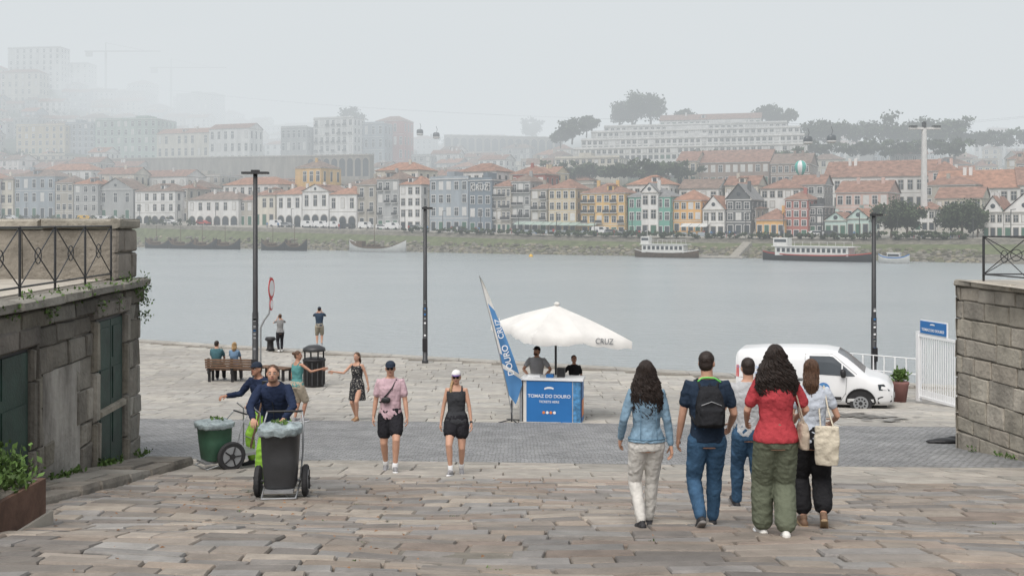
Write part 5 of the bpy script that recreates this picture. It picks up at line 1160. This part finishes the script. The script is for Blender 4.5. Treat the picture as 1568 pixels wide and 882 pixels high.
person('woman_in_teal_top',455,24.6,-35,1.66,True,dict(L=(-.05,.0,.045,0),R=(.05,.05,.045,0)),(0,.508),dict(R=dict(t=(.34,.14,.76),pole=(0,-.3,-1),curl=.15),L=dict(t=(-.13,.05,.5))),hair='bun',hm=HAIRB,skin=SKINT,top=(C('teal_top',(.10,.27,.265)),0,.49,.014,.06),bot=(C('beige_shorts',(.42,.36,.28)),.9,.018,.025),shoe=SNG,vox=.012,head=(60,0))
JK=C('navy_jacket',(.022,.032,.065),.15)
def ex10(K):
    b=K['b'];sp=K['sp'];H=K['H'];fw=K['fw'];rt=K['rt']
    b.tube([sp(.83)+rt*.03*H+fw*.045*H,sp(.70)+fw*.083*H,sp(.52)+fw*.09*H],.005,BLACKM,5); b.tube([sp(.84)-rt*.04*H,sp(.845)-fw*.045*H,sp(.84)+rt*.04*H,sp(.83)+fw*.04*H,sp(.84)-rt*.04*H],.014,JK,8)
    for k in 'LR':
        hp0,kn,an,fd,fu=K['LG'][k]; b.tube([kn.lerp(an,.4),kn.lerp(an,.52)],[.068,.067],STEEL,12)
person('street_cleaner',421,13.75,183,1.74,False,dict(L=(-.07,-.04,.045,0),R=(.10,.08,.045,0)),(-.08,.49),dict(L=dict(t=(-.11,.27,.575),pole=(-1,-.5,-.3),hd=(0.2,1,-.3),pn=(0,0,-1),curl=1.0),R=dict(t=(.11,.27,.575),pole=(1,-.5,-.3),hd=(-.2,1,-.3),pn=(0,0,-1),curl=1.0)),lean=.42,head=(-5,14),hair='short',hm=HAIRB,beard=M('stubble',(.22,.13,.09),.8,.2,30),top=(JK,1.9,.485,.020,.05),bot=(HI,1.9,.008,.012),shoe=SNK,skin=SKIN,extras=ex10,vox=.010)
person('street_cleaner',402,17.3,150,1.74,False,dict(L=(-.08,-.04,.045,0),R=(.06,.08,.045,0)),(-.04,.50),dict(R=dict(t=(.24,.23,.66),pole=(.6,-.3,-1),hd=(.2,1,0),pn=(0,0,-1),curl=1.0),L=dict(t=(-.13,.25,.62),pole=(-1,-.3,-.4))),lean=.28,head=(0,12),hair='short',hm=HAIRB,cap=(C('cap_navy',(.03,.04,.06)),C('cap_navy',(.03,.04,.06))),top=(JK,1.9,.485,.020,.05),bot=(HI,1.9,.008,.012),shoe=SNK,skin=SKINT,extras=ex10,vox=.011)
def phone(K):
    b=K['b'];w=(K['AR']['L'][2]+K['AR']['R'][2])*.5+Vector((0,.05,.05)); b.box(w.x-.04,w.x+.04,w.y-.005,w.y+.005,w.z-.03,w.z+.11,BLACKM)
UPA=dict(L=dict(t=(-.05,.16,.86),pole=(-1,0,-1),hd=(.1,.3,1),pn=(1,0,0)),R=dict(t=(.05,.16,.86),pole=(1,0,-1),hd=(-.1,.3,1),pn=(-1,0,0)))
person('woman_taking_photo',429,47,20,1.68,True,dict(L=(-.04,-.04,.045,0),R=(.05,.07,.045,0)),(0,.505),UPA,hair='bun',hm=HAIRB,top=(C('grey_top',(.22,.22,.22)),.6,.50,.014,.05),bot=(C('dark_trousers',(.03,.03,.035)),1.9,.008,.012),shoe=SNW,extras=phone,vox=.015)
person('man_taking_photo',489,50,8,1.84,False,dict(L=(-.055,.0,.045,0),R=(.055,.03,.045,0)),(0,.505),UPA,hair='short',cap=(C('cap_navy',(.03,.04,.06)),C('cap_navy',(.03,.04,.06))),top=(C('slate_tshirt',(.04,.06,.09)),.65,.49,.015,.04),bot=(C('khaki_shorts',(.36,.32,.25)),.95,.018,.02),shoe=SNG,extras=phone,vox=.015)
SIT=dict(L=(-.07,.27,.045,0),R=(.07,.27,.045,0),poleL=(0,1,1),poleR=(0,1,1))
SA=dict(L=dict(t=(-.09,.20,.36),pole=(-1,-.3,0)),R=dict(t=(.09,.20,.36),pole=(1,-.3,0)))
person('seated_man',331,36,-3,1.74,False,SIT,(0.02,.315),SA,hair='short',hm=HAIRD,top=(C('teal_shirt',(.06,.13,.15)),.65,.49,.018),bot=(C('dark_trousers',(.03,.03,.035)),1.9,.010,.012),shoe=SNG,vox=.014,head=(10,0))
person('seated_woman',358,36,-3,1.66,True,SIT,(0.02,.325),SA,hair='bob',hm=HAIRL,top=(C('blue_shirt',(.14,.22,.32)),.65,.49,.018),bot=(C('grey_trousers',(.12,.12,.13)),1.9,.010,.012),shoe=SNG,vox=.014,head=(-10,0))
person('ticket_seller',822,25.9,172,1.74,False,STAND,(0,.505),dict(L=dict(t=(-.13,.14,.60),pole=(-1,-.8,0)),R=dict(t=(.10,.20,.62),pole=(1,-.6,0))),hair='short',cap=(C('cap_black',(.02,.02,.02)),C('cap_black',(.02,.02,.02))),beard=True,top=(C('grey_tshirt',(.33,.33,.34)),.6,.49,.014),bot=(C('dark_trousers',(.03,.03,.035)),1.9,.010,.012),shoe=SNK,vox=.011,skin=SKINT,head=(30,15))
person('ticket_seller',879,26.1,178,1.52,True,STAND,(0,.505),dict(R=dict(t=(.10,.20,.64),pole=(1,-.6,0))),hair='bun',hm=HAIRD,top=(C('black_tshirt',(.02,.02,.022)),.6,.49,.014),bot=(C('dark_trousers',(.03,.03,.035)),1.9,.010,.012),shoe=SNK,vox=.011,skin=SKINT,head=(-15,10))

# ================================================================== FOG (homogeneous haze volumes that glow by themselves)
def glow_fog(name,dens,col):
    m=bpy.data.materials.new(name); m.use_nodes=True; nt=m.node_tree; nt.nodes.clear(); o=nt.nodes.new('ShaderNodeOutputMaterial')
    a=nt.nodes.new('ShaderNodeVolumeAbsorption'); a.inputs['Color'].default_value=(0,0,0,1); a.inputs['Density'].default_value=dens
    e=nt.nodes.new('ShaderNodeEmission'); e.inputs['Color'].default_value=(*col,1); e.inputs['Strength'].default_value=dens  # emission stands in for daylight scattered inside the haze
    s=nt.nodes.new('ShaderNodeAddShader'); nt.links.new(a.outputs[0],s.inputs[0]); nt.links.new(e.outputs[0],s.inputs[1]); nt.links.new(s.outputs[0],o.inputs['Volume']); return m
FC=(.70,.74,.762)
b=B(); b.box(-1500,1500,60,3000,-.5,600,glow_fog('mist',.0010,FC)); b.finish('mist')
b=B(); b.box(-1400,1400,325,2900,22,580,glow_fog('low_cloud',.0023,FC)); b.finish('low_cloud')
def bank(px,w,py,r,dn,col=FC):
    q=cz(px,w,py); b=B(); v,f=ell((0,0,0),r,None,32,16); b.add(v,f,glow_fog('fog_bank',dn,col),True,Matrix.Translation(q)); b.finish('fog_bank')
bank(640,270,160,(200,90,42),.008); bank(350,340,130,(110,100,34),.006,(.73,.765,.785)); bank(1100,330,120,(200,100,42),.005,(.72,.757,.78)); bank(1500,310,190,(160,90,40),.005); bank(700,700,60,(420,150,70),.004,(.76,.79,.81)); bank(60,480,40,(160,80,40),.004)

# ================================================================== LIGHT
nt=W.node_tree; bg=nt.nodes['Background']; sk=nt.nodes.new('ShaderNodeTexSky'); sk.sky_type='NISHITA'; sk.sun_disc=False
el=R(56); az=R(200)
sk.sun_elevation=el; sk.sun_rotation=az; sk.air_density=1; sk.dust_density=6; sk.ozone_density=1
hs=nt.nodes.new('ShaderNodeHueSaturation'); hs.inputs['Saturation'].default_value=.35; nt.links.new(sk.outputs[0],hs.inputs['Color']); nt.links.new(hs.outputs[0],bg.inputs[0]); bg.inputs[1].default_value=.15
sl=bpy.data.lights.new('sun','SUN'); sl.energy=1.3; sl.angle=R(40); sl.color=(1,.97,.92)
so=bpy.data.objects.new('sun',sl); S.collection.objects.link(so)
dirv=Vector((math.sin(az)*math.cos(el),math.cos(az)*math.cos(el),math.sin(el))); so.rotation_euler=dirv.to_track_quat('Z','Y').to_euler()

# ================================================================== CAMERA
cd=bpy.data.cameras.new('camera'); co=bpy.data.objects.new('camera',cd); S.collection.objects.link(co); S.camera=co
co.location=(0,0,EYE); co.rotation_euler=(R(90),0,0); cd.sensor_width=36; cd.lens=36*F/1568; cd.shift_y=-(441-HY)/1568; cd.clip_start=.1; cd.clip_end=8000
print('houses',cnt,'objects',len(bpy.data.objects))
